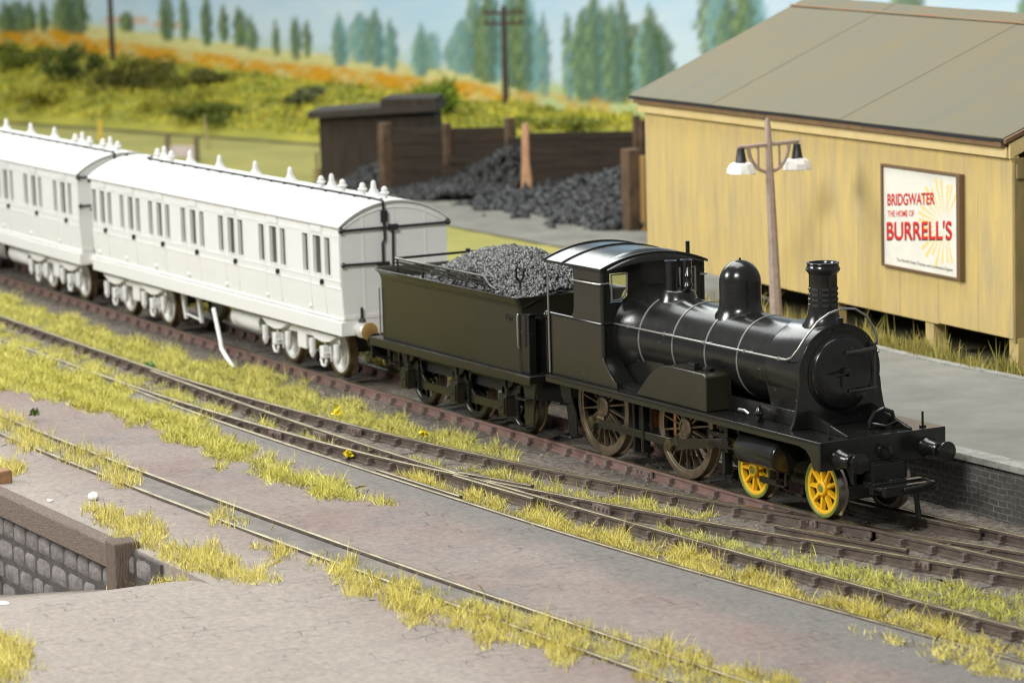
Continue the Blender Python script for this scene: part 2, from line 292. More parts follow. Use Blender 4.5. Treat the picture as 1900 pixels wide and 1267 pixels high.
sheet('track_path', [(-100,17.6),(-60,8.2),(-36,6.0),(-36,7.0),(-60,9.4),(-100,19.0)], -0.165, dark_path)
sheet('bank_path', [(-120,15.0),(-99.5,20.1),(-76.8,25.3),(-52,31.0),(-52,32.4),(-76.8,26.9),(-99.5,21.7),(-120,16.6)], -0.160, dark_path)
Q4 = [(-45,-4.33),(-27.35,-4.55),(-21.6,-4.7),(-19.8,-4.86),(-16.5,-4.95),(-12,-4.93),(-8.3,-4.84),(-5.3,-4.81),(-3.27,-4.73),(-0.2,-4.66),(1.44,-4.5),(4.4,-4.22),(7,-4.02),(8.5,-3.88),(13,-3.4),(18,-2.8)]
edge4 = smooth(Q4)
# paved yard: level part with grass-free edge at the rail, and the cart ramp in front of the dock wall
yb = MB(); cols = [x for x in np.arange(-45, 16.01, 0.6)]
vs = []; nyy = 12
for x in cols:
    ye = float(np.interp(x, [p[0] for p in edge4], [p[1] for p in edge4])) - 0.05
    for j in range(nyy+1):
        y = -10.9 + (ye+10.9)*j/nyy; vs.append((x, y, -0.02 + 0.012*noise2(x, y) if j < nyy else -0.03))
    vs.append((x, ye, -0.26)); vs.insert(len(vs)-nyy-2, (x, -10.9, -2.6))
k = nyy+3
yb.add(vs, [(i*k+j, (i+1)*k+j, (i+1)*k+j+1, i*k+j+1) for i in range(len(cols)-1) for j in range(k-1)])
struct(yb.build('paved_yard', setts, sharp=50))
def ramp_z(x, y):
    t = min(0.0, (x + 2.2 + max(0, -11.3 - y)*0.03)); d = -0.205*abs(t)*(1 - math.exp(-abs(t)/1.2))
    return max(-2.4, d) - 0.02 + 0.015*noise2(x, y)
grid('cart_ramp', -45, 16.2, -40, -10.9, 120, 60, ramp_z, setts)

# painted backscene board with its painted sky, fields and poplars
bd = np.array([0.97475179, 0.22329116]); bn = np.array([-bd[1], bd[0]]); b0 = np.array([-99.5, 20.8])
def bp_(s, off): p = b0 + bd*s + bn*off; return float(p[0]), float(p[1])
pop = [(-19.0,4.71,2.66,1.1),(-16.9,4.73,2.99,0.55),(-15.6,4.74,3.01,0.55),(-13.1,5.62,2.83,1.25),(-12.0,5.06,3.5,0.4),(-7.9,4.26,3.15,0.6),(-4.5,5.3,2.8,0.55),(-2.9,5.41,2.83,0.45),(-0.9,5.3,2.6,0.5),(0.3,4.77,2.76,0.45),(1.6,4.65,2.57,0.55),(2.7,4.13,2.41,0.45),(4.7,4.03,2.19,0.35),(6.1,4.18,2.1,0.45),(7.1,4.06,2.25,0.4),(9.8,4.36,1.8,0.6),(11.3,4.38,1.97,0.9),(13.3,4.15,1.77,0.55),(15.1,3.93,1.56,0.65),(16.5,3.58,1.85,0.5),(17.6,3.36,1.88,0.6),(19.4,6.06,1.44,0.6),(20.2,4.13,1.34,0.5),(21.8,5.83,1.15,0.75),(23.1,4.89,1.07,0.4),(23.9,4.55,0.86,0.4),(25.5,4.68,0.67,0.45),(26.3,4.93,0.7,0.85),(27.9,4.94,0.64,0.55),(28.6,4.49,0.66,0.5),(30.1,4.28,0.83,0.6),(30.9,4.18,1.32,0.75),(35.0,6.3,2.6,1.05),(36.6,6.3,2.9,0.9),(41,6.5,2.2,0.8),(45,6.2,2,1.0),(51,6.6,2,1.0),(20.1,6.4,1.3,0.9),(22.6,6.0,1.0,0.85),(26.9,5.5,0.7,0.7),(28.4,5.4,0.7,0.7),(30.6,5.0,0.9,0.8),(12.4,4.7,1.8,0.6),(18.4,4.2,1.6,0.7)]
blue_trees = [(9.8,),(11.3,),(15.1,),(17.6,),(26.3,),(30.9,)]
ns, nz = 560, 130; S0, S1, Z0, Z1 = -45, 75, -2.6, 26
sv = np.linspace(S0, S1, ns); zv = np.linspace(0, 1, nz); zv = Z0 + (Z1-Z0)*(zv**1.9)
SS, ZZ = np.meshgrid(sv, zv)
def n2(a, b, seed): return (np.sin(a*1.3+seed)*np.cos(b*1.9-seed)+0.6*np.sin(a*3.1+b*2.3+seed*2)+0.35*np.cos(a*6.7-b*5.1+seed)+0.2*np.sin(a*13.1+b*9.7))/2.1
horizon = np.interp(SS, [-45,-20,-10,0,8,16,20,30,75], [3.75,3.6,3.5,2.8,2.45,2.05,1.7,1.2,0.8]) + 0.07*n2(SS*1.5, ZZ*0, 3)
otop = np.interp(SS, [-45,-20,-14.7,-9.7,-5.9,-0.4,4,9.1,14.3,18.4,24,32,75], [3.0,3.0,3.2,2.8,2.52,2.24,1.98,1.85,1.6,1.42,1.05,0.85,0.6]) + 0.10*n2(SS*2.2, ZZ*0, 5)
C = np.zeros((nz, ns, 3))
t = np.clip((ZZ-1)/7, 0, 1)[..., None]
sky = np.array([0.60,0.70,0.76])*(1-t) + np.array([0.30,0.50,0.72])*t
cl = np.clip(0.5+0.75*n2(SS*0.22, ZZ*0.75, 9)+0.2*n2(SS*0.8, ZZ*1.9, 2), 0, 1)[..., None]
sky = sky*(1-0.72*cl) + np.array([0.60,0.66,0.73])*0.72*cl
hz = np.clip((SS-20)/14, 0, 1)[..., None]*np.clip(1-np.abs(SS-44)/22, 0, 1)[..., None]
C[:] = sky
C += hz*(np.array([0.62,0.70,0.76])-C)*0.4
# far blue-green woods
low = np.clip((horizon + 0.5 + 0.35*n2(SS*1.1, ZZ*0, 1) - ZZ)/0.25, 0, 1)[..., None]
C = C*(1-0.45*low) + np.array([0.44,0.54,0.40])*0.45*low
fld = np.clip((horizon-ZZ)/0.08, 0, 1)[..., None]
C = C*(1-fld) + fld*(np.array([0.62,0.56,0.25])+0.07*n2(SS*0.8, ZZ*6, 4)[..., None])
right = np.clip((SS-19)/4, 0, 1)[..., None]*fld
C = C*(1-0.85*right) + 0.85*right*(np.array([0.44,0.53,0.27])+0.05*n2(SS*2, ZZ*4, 7)[..., None])
# small pink farm buildings at the left
for s0, s1, z0, z1 in ((-9.9,-6.0,3.5,3.95),(-5.6,-3.2,3.3,3.7)):
    k_ = ((SS > s0) & (SS < s1) & (ZZ > z0) & (ZZ < z1))[..., None]; C = np.where(k_, np.array([0.60,0.46,0.38]), C)
PS = np.random.default_rng(3)
for i, (s0, zt, zb, hw) in enumerate(pop):
    for rep in range(3 if hw > 0.5 else 2):
        ds = PS.normal(0, hw*0.35); top = zt - PS.uniform(0, 0.3)*(zt-zb)*(rep > 0); bw = hw*1.4*PS.uniform(0.75, 1.05)*(1.0 if rep == 0 else 0.8)
        h = (ZZ - zb)/(top - zb)
        prof = bw*np.clip(np.sin(np.clip(h*0.93+0.05, 0, 1)*PI)**0.55, 0, 1)*(1.05-0.35*np.clip(h, 0, 1))
        e = prof*(1+0.30*n2(SS*3+i, ZZ*4, i)) - np.abs(SS - s0 - ds + 0.05*n2(ZZ*2, SS, i))
        a = (np.clip(e/0.16, 0, 1)*(h > 0)*(h < 1))[..., None]
        bluish = 0.75 if s0 > 8.5 and rep == 1 else (0.40 if (9 < s0 < 19) else 0.08)
        base = np.array([0.060,0.095,0.028])*(1-bluish) + np.array([0.20,0.37,0.42])*bluish
        base = base*(0.85+0.3*PS.random())
        lit = np.clip(0.5+0.8*n2(SS*5+i*3, ZZ*3, i+1), 0, 1)[..., None]*np.clip((s0+ds-SS)/hw+0.4, 0, 1)[..., None]
        colr = base + lit*np.array([0.20,0.22,0.06])*(1-0.6*bluish)
        al = a*(0.88 if rep == 0 else 0.72)
        C = C*(1-al) + colr*al
orange = np.clip((otop-ZZ)/0.12, 0, 1)*np.clip(0.82+0.85*n2(SS*0.9, ZZ*2, 8)-np.clip((SS-18)/14, 0, 0.6), 0, 1)
C = C*(1-orange[..., None]) + orange[..., None]*(np.array([0.62,0.30,0.02])+0.10*n2(SS*4, ZZ*7, 6)[..., None]*np.array([1,0.8,0.2]))
C = np.clip(C*np.array([1.14,1.20,1.27]) + 0.022*n2(SS*9, ZZ*8, 11)[..., None], 0.01, 0.92)
verts = []
for j in range(nz):
    for i in range(ns):
        x, y = bp_(sv[i], 13); verts.append((x, y, zv[j]))
nb = len(verts)
fcs = [(j*ns+i, j*ns+i+1, (j+1)*ns+i+1, (j+1)*ns+i) for j in range(nz-1) for i in range(ns-1)]
cor = [bp_(S0, 13.4)+(Z0,), bp_(S1, 13.4)+(Z0,), bp_(S1, 13.4)+(Z1,), bp_(S0, 13.4)+(Z1,)]
verts += cor; fcs += [(nb+1, nb, nb+3, nb+2), (nb+3, (nz-1)*ns, nz*ns-1, nb+2), (0, (nz-1)*ns, nb+3, nb), (ns-1, nb+1, nb+2, nz*ns-1)]
me = bpy.data.meshes.new('painted_backdrop'); me.from_pydata(verts, [], fcs); me.materials.append(paint_m); me.shade_smooth()
ca = me.color_attributes.new('Col', 'FLOAT_COLOR', 'POINT'); arr = np.ones((len(verts), 4), np.float32); arr[:nb, :3] = C.reshape(-1, 3); arr[nb:, :3] = 0.4
ca.data.foreach_set('color', arr.ravel())
bo = bpy.data.objects.new('painted_backdrop', me); COL.objects.link(bo); struct(bo)

# grassy bank in front of the backdrop
crest = [(-60,2.3),(-12.2,2.35),(-7.3,2.3),(-2.1,2.0),(3.4,1.85),(10.5,1.42),(16.5,1.22),(21.3,1.08),(24.2,0.85),(26.9,0.85),(32.3,0.55),(40,0.55),(80,0.5)]
def bank_z(s, o):
    c = lerp(crest, s)
    if o < 0: return -0.23
    h = c*(min(1, o/7.5))**0.75 if o < 8 else c - 0.12*(o-8)
    return -0.2 + (h+0.2)*1.0 + 0.24*noise2(s*0.8, o*0.8, 1)*min(1, o/2) + 0.07*noise2(s*2.7, o*2.5, 4)*min(1, o/2)
bv = []; bf = []; nsb, nob = 240, 34
bcol = []
for j in range(nob+1):
    for i in range(nsb+1):
        s = -40+112*i/nsb; o = -0.3+13.2*j/nob; x, y = bp_(s, o); bv.append((x, y, bank_z(s, o)))
        f = 0.5+0.5*noise2(s*0.5, o*0.8, 2)
        c1 = np.array([0.40,0.36,0.04])*f + np.array([0.20,0.21,0.03])*(1-f)
        bcol.append((*c1, 1))
bf = [(j*(nsb+1)+i, j*(nsb+1)+i+1, (j+1)*(nsb+1)+i+1, (j+1)*(nsb+1)+i) for j in range(nob) for i in range(nsb)]
me = bpy.data.meshes.new('hillside'); me.from_pydata(bv, [], bf); me.materials.append(foliage_m); me.shade_smooth()
ca = me.color_attributes.new('Col', 'FLOAT_COLOR', 'POINT'); ca.data.foreach_set('color', np.array(bcol, np.float32).ravel())
o = bpy.data.objects.new('hillside', me); COL.objects.link(o); struct(o)

# ------------------------------------------------------------------ leaf and blade scatterers
def scatter_mesh(name, V, F, Cc, m_):
    me = bpy.data.meshes.new(name); nv = len(V); me.vertices.add(nv); me.vertices.foreach_set('co', V.astype(np.float32).ravel())
    nf, kf = F.shape; me.loops.add(nf*kf); me.loops.foreach_set('vertex_index', F.astype(np.int32).ravel()); me.polygons.add(nf)
    me.polygons.foreach_set('loop_start', (np.arange(nf)*kf).astype(np.int32)); me.update(calc_edges=True)
    ca = me.color_attributes.new('Col', 'FLOAT_COLOR', 'POINT'); a = np.ones((nv, 4), np.float32); a[:, :3] = np.clip(Cc, 0, 1); ca.data.foreach_set('color', a.ravel())
    me.materials.append(m_); me.validate(); o = bpy.data.objects.new(name, me); COL.objects.link(o); return o
def leaves(n, centers, size, cols, flat=0.5):
    c = np.asarray(centers); a = rng.normal(size=(n, 3)); a /= np.linalg.norm(a, axis=1)[:, None]; b = rng.normal(size=(n, 3)); b -= (b*a).sum(1)[:, None]*a; b /= np.linalg.norm(b, axis=1)[:, None]
    sz = size*rng.uniform(0.6, 1.4, (n, 1)); V = np.stack([c-a*sz, c+b*sz*flat, c+a*sz, c-b*sz*flat], 1).reshape(-1, 3); F = np.arange(4*n).reshape(n, 4)
    return V, F, np.repeat(cols, 4, 0)
n = 26000; s = rng.uniform(-30, 55, n); of = rng.uniform(0.2, 9.5, n)
pos = np.array([(*bp_(a, b), bank_z(a, b)) for a, b in zip(s, of)]); pos[:, 2] += rng.exponential(0.10, n)
g = np.clip(0.5+0.75*np.array([noise2(a*0.7, b*0.9, 3) for a, b in zip(s, of)])[:, None], 0, 1)
cc = np.array([0.62,0.55,0.065])*g + np.array([0.20,0.225,0.028])*(1-g); cc *= rng.uniform(0.9, 1.1, (n, 1))
hot = rng.random(n) < 0.012; cc[hot] = np.array([0.45,0.28,0.04])
tag(scatter_mesh('bank_vegetation', *leaves(n, pos, 0.12, cc), foliage_m), 'yellow green flock covering the long bank under the painted backdrop', 'ground cover', kind='stuff')
def bush(name, s, o, w, h, cA, cB, label, lift=0.0, n=1500, spiky=0.0, trunk=False, group='bushes on the bank', cat='bush'):
    x, y = bp_(s, o); z = bank_z(s, o) + lift - 0.1
    root = tag(empty(name, (x, y, z)), label, cat, group)
    cl = []; nc = 9
    cs = [(rng.normal(0, w*0.33), rng.normal(0, w*0.28), h*rng.uniform(0.15, 0.8)) for _ in range(nc)]
    P = []
    for i in range(n):
        c = cs[rng.integers(nc)]; d = rng.normal(size=3); d /= np.linalg.norm(d); r = rng.uniform(0.5, 1)*w*0.30*(1+0.3*rng.normal())
        P.append((c[0]+d[0]*r, c[1]+d[1]*r, max(0.02, c[2]+d[2]*r*0.8*h/w + spiky*rng.random()**4)))
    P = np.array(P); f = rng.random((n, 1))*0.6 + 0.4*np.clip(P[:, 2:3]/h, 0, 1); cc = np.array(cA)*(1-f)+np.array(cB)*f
    so = scatter_mesh('foliage', *leaves(n, P, 0.11, cc), foliage_m); so.parent = root
    b = MB()
    for i in range(4): a = i*1.7; b.tube([(0,0,-0.05),(0.15*math.cos(a)*w, 0.15*math.sin(a)*w, h*0.35),(0.3*math.cos(a)*w,0.3*math.sin(a)*w,h*0.6)], [0.05,0.035,0.015], 5)
    b.build('stem', pole_wood, root)
    return root
dk, dk2 = (0.030,0.050,0.012), (0.10,0.13,0.022); md, md2 = (0.09,0.11,0.018), (0.25,0.27,0.04); yl, yl2 = (0.20,0.20,0.025), (0.42,0.38,0.05)
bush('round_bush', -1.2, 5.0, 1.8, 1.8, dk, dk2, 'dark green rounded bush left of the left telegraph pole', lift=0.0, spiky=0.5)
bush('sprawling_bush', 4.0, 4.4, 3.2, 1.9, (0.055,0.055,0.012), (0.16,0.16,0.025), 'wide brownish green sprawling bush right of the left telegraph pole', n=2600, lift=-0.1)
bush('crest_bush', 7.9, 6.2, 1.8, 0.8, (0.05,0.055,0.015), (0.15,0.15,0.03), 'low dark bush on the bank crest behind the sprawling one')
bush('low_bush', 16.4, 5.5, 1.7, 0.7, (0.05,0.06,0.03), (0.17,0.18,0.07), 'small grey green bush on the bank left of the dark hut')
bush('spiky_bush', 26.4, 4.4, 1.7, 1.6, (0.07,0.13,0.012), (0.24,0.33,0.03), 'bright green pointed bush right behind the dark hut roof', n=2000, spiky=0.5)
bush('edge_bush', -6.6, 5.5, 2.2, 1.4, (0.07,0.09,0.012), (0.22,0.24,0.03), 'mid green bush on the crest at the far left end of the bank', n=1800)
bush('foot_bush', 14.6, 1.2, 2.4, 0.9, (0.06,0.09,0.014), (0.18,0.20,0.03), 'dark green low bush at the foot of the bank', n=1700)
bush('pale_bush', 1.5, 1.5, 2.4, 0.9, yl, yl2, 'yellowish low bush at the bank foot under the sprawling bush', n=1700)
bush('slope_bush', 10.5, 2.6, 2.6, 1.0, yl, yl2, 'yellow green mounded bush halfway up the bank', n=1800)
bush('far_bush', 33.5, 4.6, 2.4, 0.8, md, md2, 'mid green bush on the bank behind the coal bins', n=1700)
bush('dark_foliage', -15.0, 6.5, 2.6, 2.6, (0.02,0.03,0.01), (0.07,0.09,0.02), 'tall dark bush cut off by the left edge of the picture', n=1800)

# telegraph poles
def pole(s, o, h, arms, label):
    x, y = bp_(s, o); z = bank_z(s, o)-0.2; r = tag(empty('telegraph_pole', (x, y, z)), label, 'telegraph pole', 'telegraph poles on the bank')
    MB().tube([(0,0,0),(0,0,h*0.5),(0.03,0,h)], [0.15,0.13,0.11], 10).build('pole', pole_wood, r)
    for az in arms:
        a = MB(); d = Vector((0.62, 0.78, 0)); a.obox((0,0,az), 0.85, 0.06, 0.06, Matrix.Rotation(math.atan2(d.y, d.x), 3, 'Z')); cr = a.build('crossarm', pole_wood, r)
        for k in (-0.75,-0.4,0.4,0.75): MB().tube([(d.x*k,d.y*k,az+0.05),(d.x*k,d.y*k,az+0.22)], 0.045, 6).build('insulator', pole_wood, cr)
    return r
pole(26.9, 8.0, 4.35, (4.05, 3.6), 'dark telegraph pole with two crossarms right of centre')
pole(-2.1, 8.0, 5.2, (4.9, 4.5), 'plain dark telegraph pole at the left, its top out of the picture')

# bits standing in the field
def at(u, z): return u
r = tag(empty('name_board', (-72.4, 18.55, -0.2)), 'small board between two rough posts standing in the field', 'sign')
dv = Vector((0.74, 0.67, 0)); Mz = Matrix.Rotation(math.atan2(dv.y, dv.x), 3, 'Z')
MB().obox(dv*-0.62+Vector((0,0,0.55)), 0.09, 0.07, 0.60, Mz).build('post', sign_dark, r); MB().obox(dv*0.62+Vector((0,0,0.50)), 0.09, 0.07, 0.55, Mz).build('post', sign_dark, r)
MB().obox((0,0,0.42), 0.54, 0.04, 0.22, Mz).build('board', sign_m, r); MB().obox((0,0,0.78), 0.54, 0.03, 0.03, Mz).build('rail', stick_m, r)
tag(MB().tube([(-77.5,21.9,-0.2),(-77.8,21.9,0.55),(-78.0,21.95,1.15)], [0.07,0.05,0.03], 6).build('dry_stick', stick_m), 'thin pale leaning stick in the field behind the small board', 'stick')
tag(MB().tube([(-84.5,19.9,-0.2),(-84.5,19.9,0.75)], [0.10,0.09], 6).build('marker_post', yellow_post_m), 'short yellow post in the field behind the rear coach roof', 'post')
b = MB(); b.tube([(-62.4,19.6,-0.2),(-62.35,19.6,0.75)], 0.06, 6); b.box(-62.5,-62.2,19.5,19.7,-0.2,0.15)
tag(b.build('stake', stick_m), 'thin brown stake at the left corner of the dark hut', 'stake')

# ------------------------------------------------------------------ tracks
PROF = [(-0.075,-0.19),(0.075,-0.19),(0.075,-0.165),(0.018,-0.15),(0.018,-0.06),(0.042,-0.05),(0.042,-0.004),(0.034,0.0),(-0.034,0.0),(-0.042,-0.004),(-0.042,-0.05),(-0.018,-0.06),(-0.018,-0.15),(-0.075,-0.165)]
def rail_mb(pts, top=0.0, b=None):
    b = b or MB(); n = len(PROF); vs = []
    for i, (x, y) in enumerate(pts):
        x0, y0 = pts[max(0, i-1)]; x1, y1 = pts[min(len(pts)-1, i+1)]; d = math.hypot(x1-x0, y1-y0); nx, ny = -(y1-y0)/d, (x1-x0)/d
        vs += [(x+nx*p, y+ny*p, q+top) for p, q in PROF]
    fs = []; mi = []
    for i in range(len(pts)-1):
        for k_ in range(n): fs.append((i*n+k_, i*n+(k_+1)%n, (i+1)*n+(k_+1)%n, (i+1)*n+k_)); mi.append(1 if k_ in (6,7,8) else 0)
    fs += [tuple(range(n))[::-1], tuple(range((len(pts)-1)*n, len(pts)*n))]; mi += [0, 0]
    o = len(b.v); b.v += vs; b.f += [tuple(i+o for i in f) for f in fs]; b.mi += mi; return b
def interp(pts, x): return float(np.interp(x, [p[0] for p in pts], [p[1] for p in pts]))
def chairs(b, pts, xs, w=0.10, l=0.08):
    for x in xs:
        if pts[0][0]+0.1 < x < pts[-1][0]-0.1:
            y = interp(pts, x); b.box(x-l, x+l, y-0.17, y+0.17, -0.21, -0.145, 2); b.box(x-l*0.55, x+l*0.55, y-0.115, y-0.02, -0.15, -0.055, 2); b.box(x-l*0.55, x+l*0.55, y+0.02, y+0.115, -0.15, -0.055, 2)
def clip(pts, a, b_): return [(a, interp(pts, a))] + [p for p in pts if a < p[0] < b_] + [(b_, interp(pts, b_))]
Nr = smooth([(-60,0.35),(-50,0.05),(-41,-0.22),(-35,-0.36),(-29,-0.52),(-21,-0.70),(-16,-0.74),(-8,-0.72),(-2.7,-0.71),(-0.8,-0.665),(0.5,-0.54),(2.1,-0.36),(3.84,-0.15),(8,0.40),(12,1.0),(18,2.0)])
Fr = [(x, y+1.35) for x, y in Nr]
ur = smooth([(-60,-2.3),(-45,-2.85),(-33,-3.12),(-28,-3.27),(-20,-3.42),(-16.9,-3.25),(-12.4,-2.92),(-10.4,-2.72),(-8.3,-2.38),(-6.5,-2.12),(-4.9,-1.82),(-3.3,-1.45),(-1,-0.92),(0.13,-0.60),(0.98,-0.33),(3.18,0.33),(6,1.1),(9,2.0)])
r2 = smooth([(-22.5,-3.50),(-16,-3.72),(-11.35,-3.78),(-9.5,-3.75),(-7.9,-3.70),(-6,-3.64),(-4.6,-3.52),(-3,-3.45),(-1.65,-3.38),(-0.4,-3.30),(1.77,-3.13),(3.2,-3.05),(4.67,-2.98),(7.1,-2.76),(11,-2.35),(16,-1.8)])
r3 = smooth([(-60,-3.65),(-45,-4.2),(-33,-4.46),(-27.35,-4.55),(-21.6,-4.66),(-17,-4.65),(-14.3,-4.43),(-11.5,-4.3),(-9.5,-4.1),(-8.26,-3.88),(-7.15,-3.66),(-5.1,-3.2),(-3.8,-2.95),(-2.7,-2.70),(-1.64,-2.43),(0.05,-1.95),(1.2,-1.61),(2.3,-1.27),(4.58,-0.72),(8,0.2),(11,1.1)])
r4 = clip(edge4, -20.6, 16)
def track(name, label, rails, slp, mat_rail, x0, x1, step=0.72, names=None, skip=(), group=None):
    t_ = tag(empty(name, (0,0,0)), label, 'railway track', group)
    xs = [x for x in np.arange(x0, x1, step)]
    for i, rp in enumerate(rails):
        for seg, mr in ([(rp, mat_rail)] if mat_rail is not rail_red else [(clip(rp, rp[0][0], -2.2), rail_red), (clip(rp, -2.2, rp[-1][0]), rail_brown)]):
            b = rail_mb(seg); chairs(b, seg, xs); b.build('rail', [mr, rail_top, chair_m if mr is rail_red else chair_dark], t_)
    base = MB(); base.box(-0.13, 0.13, -1.28, 1.28, -0.33, -0.185); pr = None
    for x in xs:
        y0, y1 = slp(x); w = y1-y0
        if pr is None: o = pr = base.build('sleeper', sleeper_m, t_, bevel=0.012)
        else: o = pr.copy(); COL.objects.link(o)
        o.location = (x, (y0+y1)/2, random.uniform(-0.006, 0.006)); o.rotation_euler = (0,0,random.uniform(-0.02,0.02)+0.02); o.scale = (1, w/2.56, 1)
    return t_
track('railway_track', 'red brown main track carrying the locomotive and coaches', [Nr, Fr], lambda x: (interp(Nr, x)-0.6, interp(Fr, x)+0.6), rail_red, -55, 10)
track('railway_turnout', 'weathered siding track with points, between main track and paved yard', [ur, r2, r3, r4], lambda x: (max(min(interp(r3, x) if x < -20 else interp(r4, x), interp(r3, x))-0.35, -4.95), interp(ur, x)+0.5 if x < -1 else interp(ur, -1)+0.1), rail_brown, -55, 9.5, names=['rail']*4)
tt = bpy.data.objects['railway_turnout']
for pts in ([(-9.0,-4.70),(-5.95,-4.64)], [(-0.75,-1.62),(0.6,-1.33),(2.0,-1.0)], [(-7.9,-3.62),(-6.02,-3.18)], [(-7.7,-3.83),(-6.3,-3.78),(-5.0,-3.72)]):
    rail_mb(pts).build('check_rail', [rail_brown, rail_top], tt)
mt = bpy.data.objects['railway_track']
rail_mb([(-1.6,0.42),(-0.4,0.52),(1.1,0.70),(1.5,0.80)]).build('check_rail', [rail_brown, rail_top], mt)
for x, y, tr, m_ in ((-13.3,-2.99,tt,rail_brown),(-13.2,-3.79,tt,rail_brown),(-13.9,-4.42,tt,rail_brown),(-6.2,-0.73,mt,rail_red),(-3.9,-2.98,tt,rail_brown),(2.6,-1.19,tt,rail_brown),(-1.0,-0.79,tt,rail_red)):
    b = MB(); b.box(x-0.28, x+0.28, y-0.075, y-0.043, -0.15, -0.03)
    for q in (-0.2,-0.07,0.07,0.2): b.box(x+q-0.025, x+q+0.025, y-0.10, y-0.075, -0.11, -0.06)
    b.build('fishplate', chair_m, tr)
# inset yard track
Tf = smooth([(-45,-7.6),(-30,-8.1),(-20,-8.33),(-15,-8.4),(-9,-8.31),(-3.2,-8.13),(1,-7.93),(4.7,-7.72),(8,-7.5),(16,-6.9)]); Tn = [(x, y-0.66-0.02*max(0, x)*0.3) for x, y in Tf]
yt = tag(empty('yard_track', (0,0,0)), 'rusty rails sunk flush into the paved yard in front', 'railway track')
rail_mb(Tf, 0.055).build('rail', [rail_brown, rail_top], yt); rail_mb(Tn, 0.03).build('rail', [rail_brown, rail_top], yt)
gm = mat('groove_dirt', (0.13,0.12,0.108), 0.95, col2=(0.21,0.19,0.175), scale=2, bump=0.5)
b = MB(); vs = []
for x, y in Tf: vs += [(x, y-0.60, -0.002), (x, y-0.05, -0.002)]
b.add(vs, [(2*i, 2*i+2, 2*i+3, 2*i+1) for i in range(len(Tf)-1)]); struct(b.build('track_infill', gm))

# ------------------------------------------------------------------ loading dock at the left
dock = tag(empty('loading_dock', (-8, -10.95, 0)), 'stone loading dock edge with timber beam and stout posts at lower left', 'loading dock')
def dbuild(b, name, m_, **k): o = b.build(name, m_, None, **k); o.parent = dock; o.matrix_parent_inverse = Matrix.Translation((8, 10.95, 0)); return o
b = MB(); b.box(-30, -4.2, -10.96, -10.905, -2.6, -0.06); dbuild(b, 'mortar_backing', stone_dark)
b = MB(); zrow = -0.08; row = 0
while zrow > -2.5:
    h = 0.40; x = -16 + (0.3 if row % 2 else 0)
    while x < -4.8:
        w = random.uniform(0.48, 0.78)
        if ramp_z(x+w, -11) < zrow - 0.05:
            g_ = 0.008; vv = []
            xx0, xx1, zz0, zz1 = x+g_, x+w-g_, zrow-h+g_, zrow-g_; nx_, nz_ = 5, 4
            for jj in range(nz_+1):
                for ii in range(nx_+1):
                    a, c_ = ii/nx_*2-1, jj/nz_*2-1; ed = max(abs(a), abs(c_)); rr = 1-0.06*(a*a*c_*c_)
                    vv.append(((xx0+xx1)/2+(xx1-xx0)/2*a*rr, -11.015 + 0.075*ed**4 + 0.012*random.random(), (zz0+zz1)/2+(zz1-zz0)/2*c_*rr+random.uniform(-0.012,0.012)))
            b.add(vv, [(jj*(nx_+1)+ii, jj*(nx_+1)+ii+1, (jj+1)*(nx_+1)+ii+1, (jj+1)*(nx_+1)+ii) for jj in range(nz_) for ii in range(nx_)])
        x += w
    zrow -= h; row += 1
dbuild(b, 'stone_wall', stone, sharp=180)
b = MB(); b.box(-30, -5.88, -11.14, -10.84, -0.42, 0.0); dbuild(b, 'edge_beam', timber, bevel=0.03)
for px, py, zt in ((-5.62, -11.02, 0.10), (-12.1, -11.05, -0.40)):
    b = MB(); b.prism([(px-0.25,py-0.2),(px+0.22,py-0.22),(px+0.24,py+0.22),(px-0.23,py+0.24)], 'z', -2.4 if px < -10 else -1.2, zt); dbuild(b, 'post', timber_post, bevel=0.035, segs=3)
b = MB(); b.prism([(-12.3,-10.83),(-11.98,-10.83),(-11.98,-10.55),(-12.3,-10.55)], 'z', -0.05, 0.22)
tag(b.build('stump_post', [mat('stump_orange', (0.42,0.22,0.08), 0.85, col2=(0.20,0.12,0.07), scale=4)], bevel=0.03), 'sawn orange brown stump on the dock at the left picture edge', 'post')

# ------------------------------------------------------------------ platform
plat = tag(empty('railway_platform', (-4, 4.8, 0)), 'grey platform with dark brick face beside the locomotive', 'platform')
PY0, PY1, PZ = 1.97, 7.72, 0.80
def pbuild(b, name, m_, **k): o = b.build(name, m_, None, **k); o.parent = plat; o.matrix_parent_inverse = Matrix.Translation((4, -4.8, 0)); return o
def py1(x): return 7.72 - 0.04*max(0, x+11) + 0.05*math.sin(x*0.9)
xs = np.arange(-17.5, 18.1, 0.5)
vs = []
for x in xs:
    zz = PZ
    vs += [(x, PY0+0.34, zz), (x, py1(x)-0.22, zz), (x, py1(x)-0.22, -0.3), (x, PY0+0.34, -0.3)]
b = MB(); b.add(vs, [(4*i+k_, 4*i+4+k_, 4*i+4+(k_+1)%4, 4*i+(k_+1)%4) for i in range(len(xs)-1) for k_ in range(4)] + [(0,1,2,3), tuple(4*(len(xs)-1)+q for q in (3,2,1,0))]); pbuild(b, 'surface', plat_m)
b = MB(); b.box(-17.5, 18, PY0+0.02, PY0+0.32, -0.3, PZ-0.12); pbuild(b, 'brick_wall', plat_brick)
b = MB(); x = -17.5
while x < 18: b.box(x+0.004, x+0.9-0.004, PY0-0.04, PY0+0.336, PZ-0.118, PZ+0.004); x += 0.9
pbuild(b, 'edging', plat_edge, bevel=0.012)
b = MB(); x = -17.5
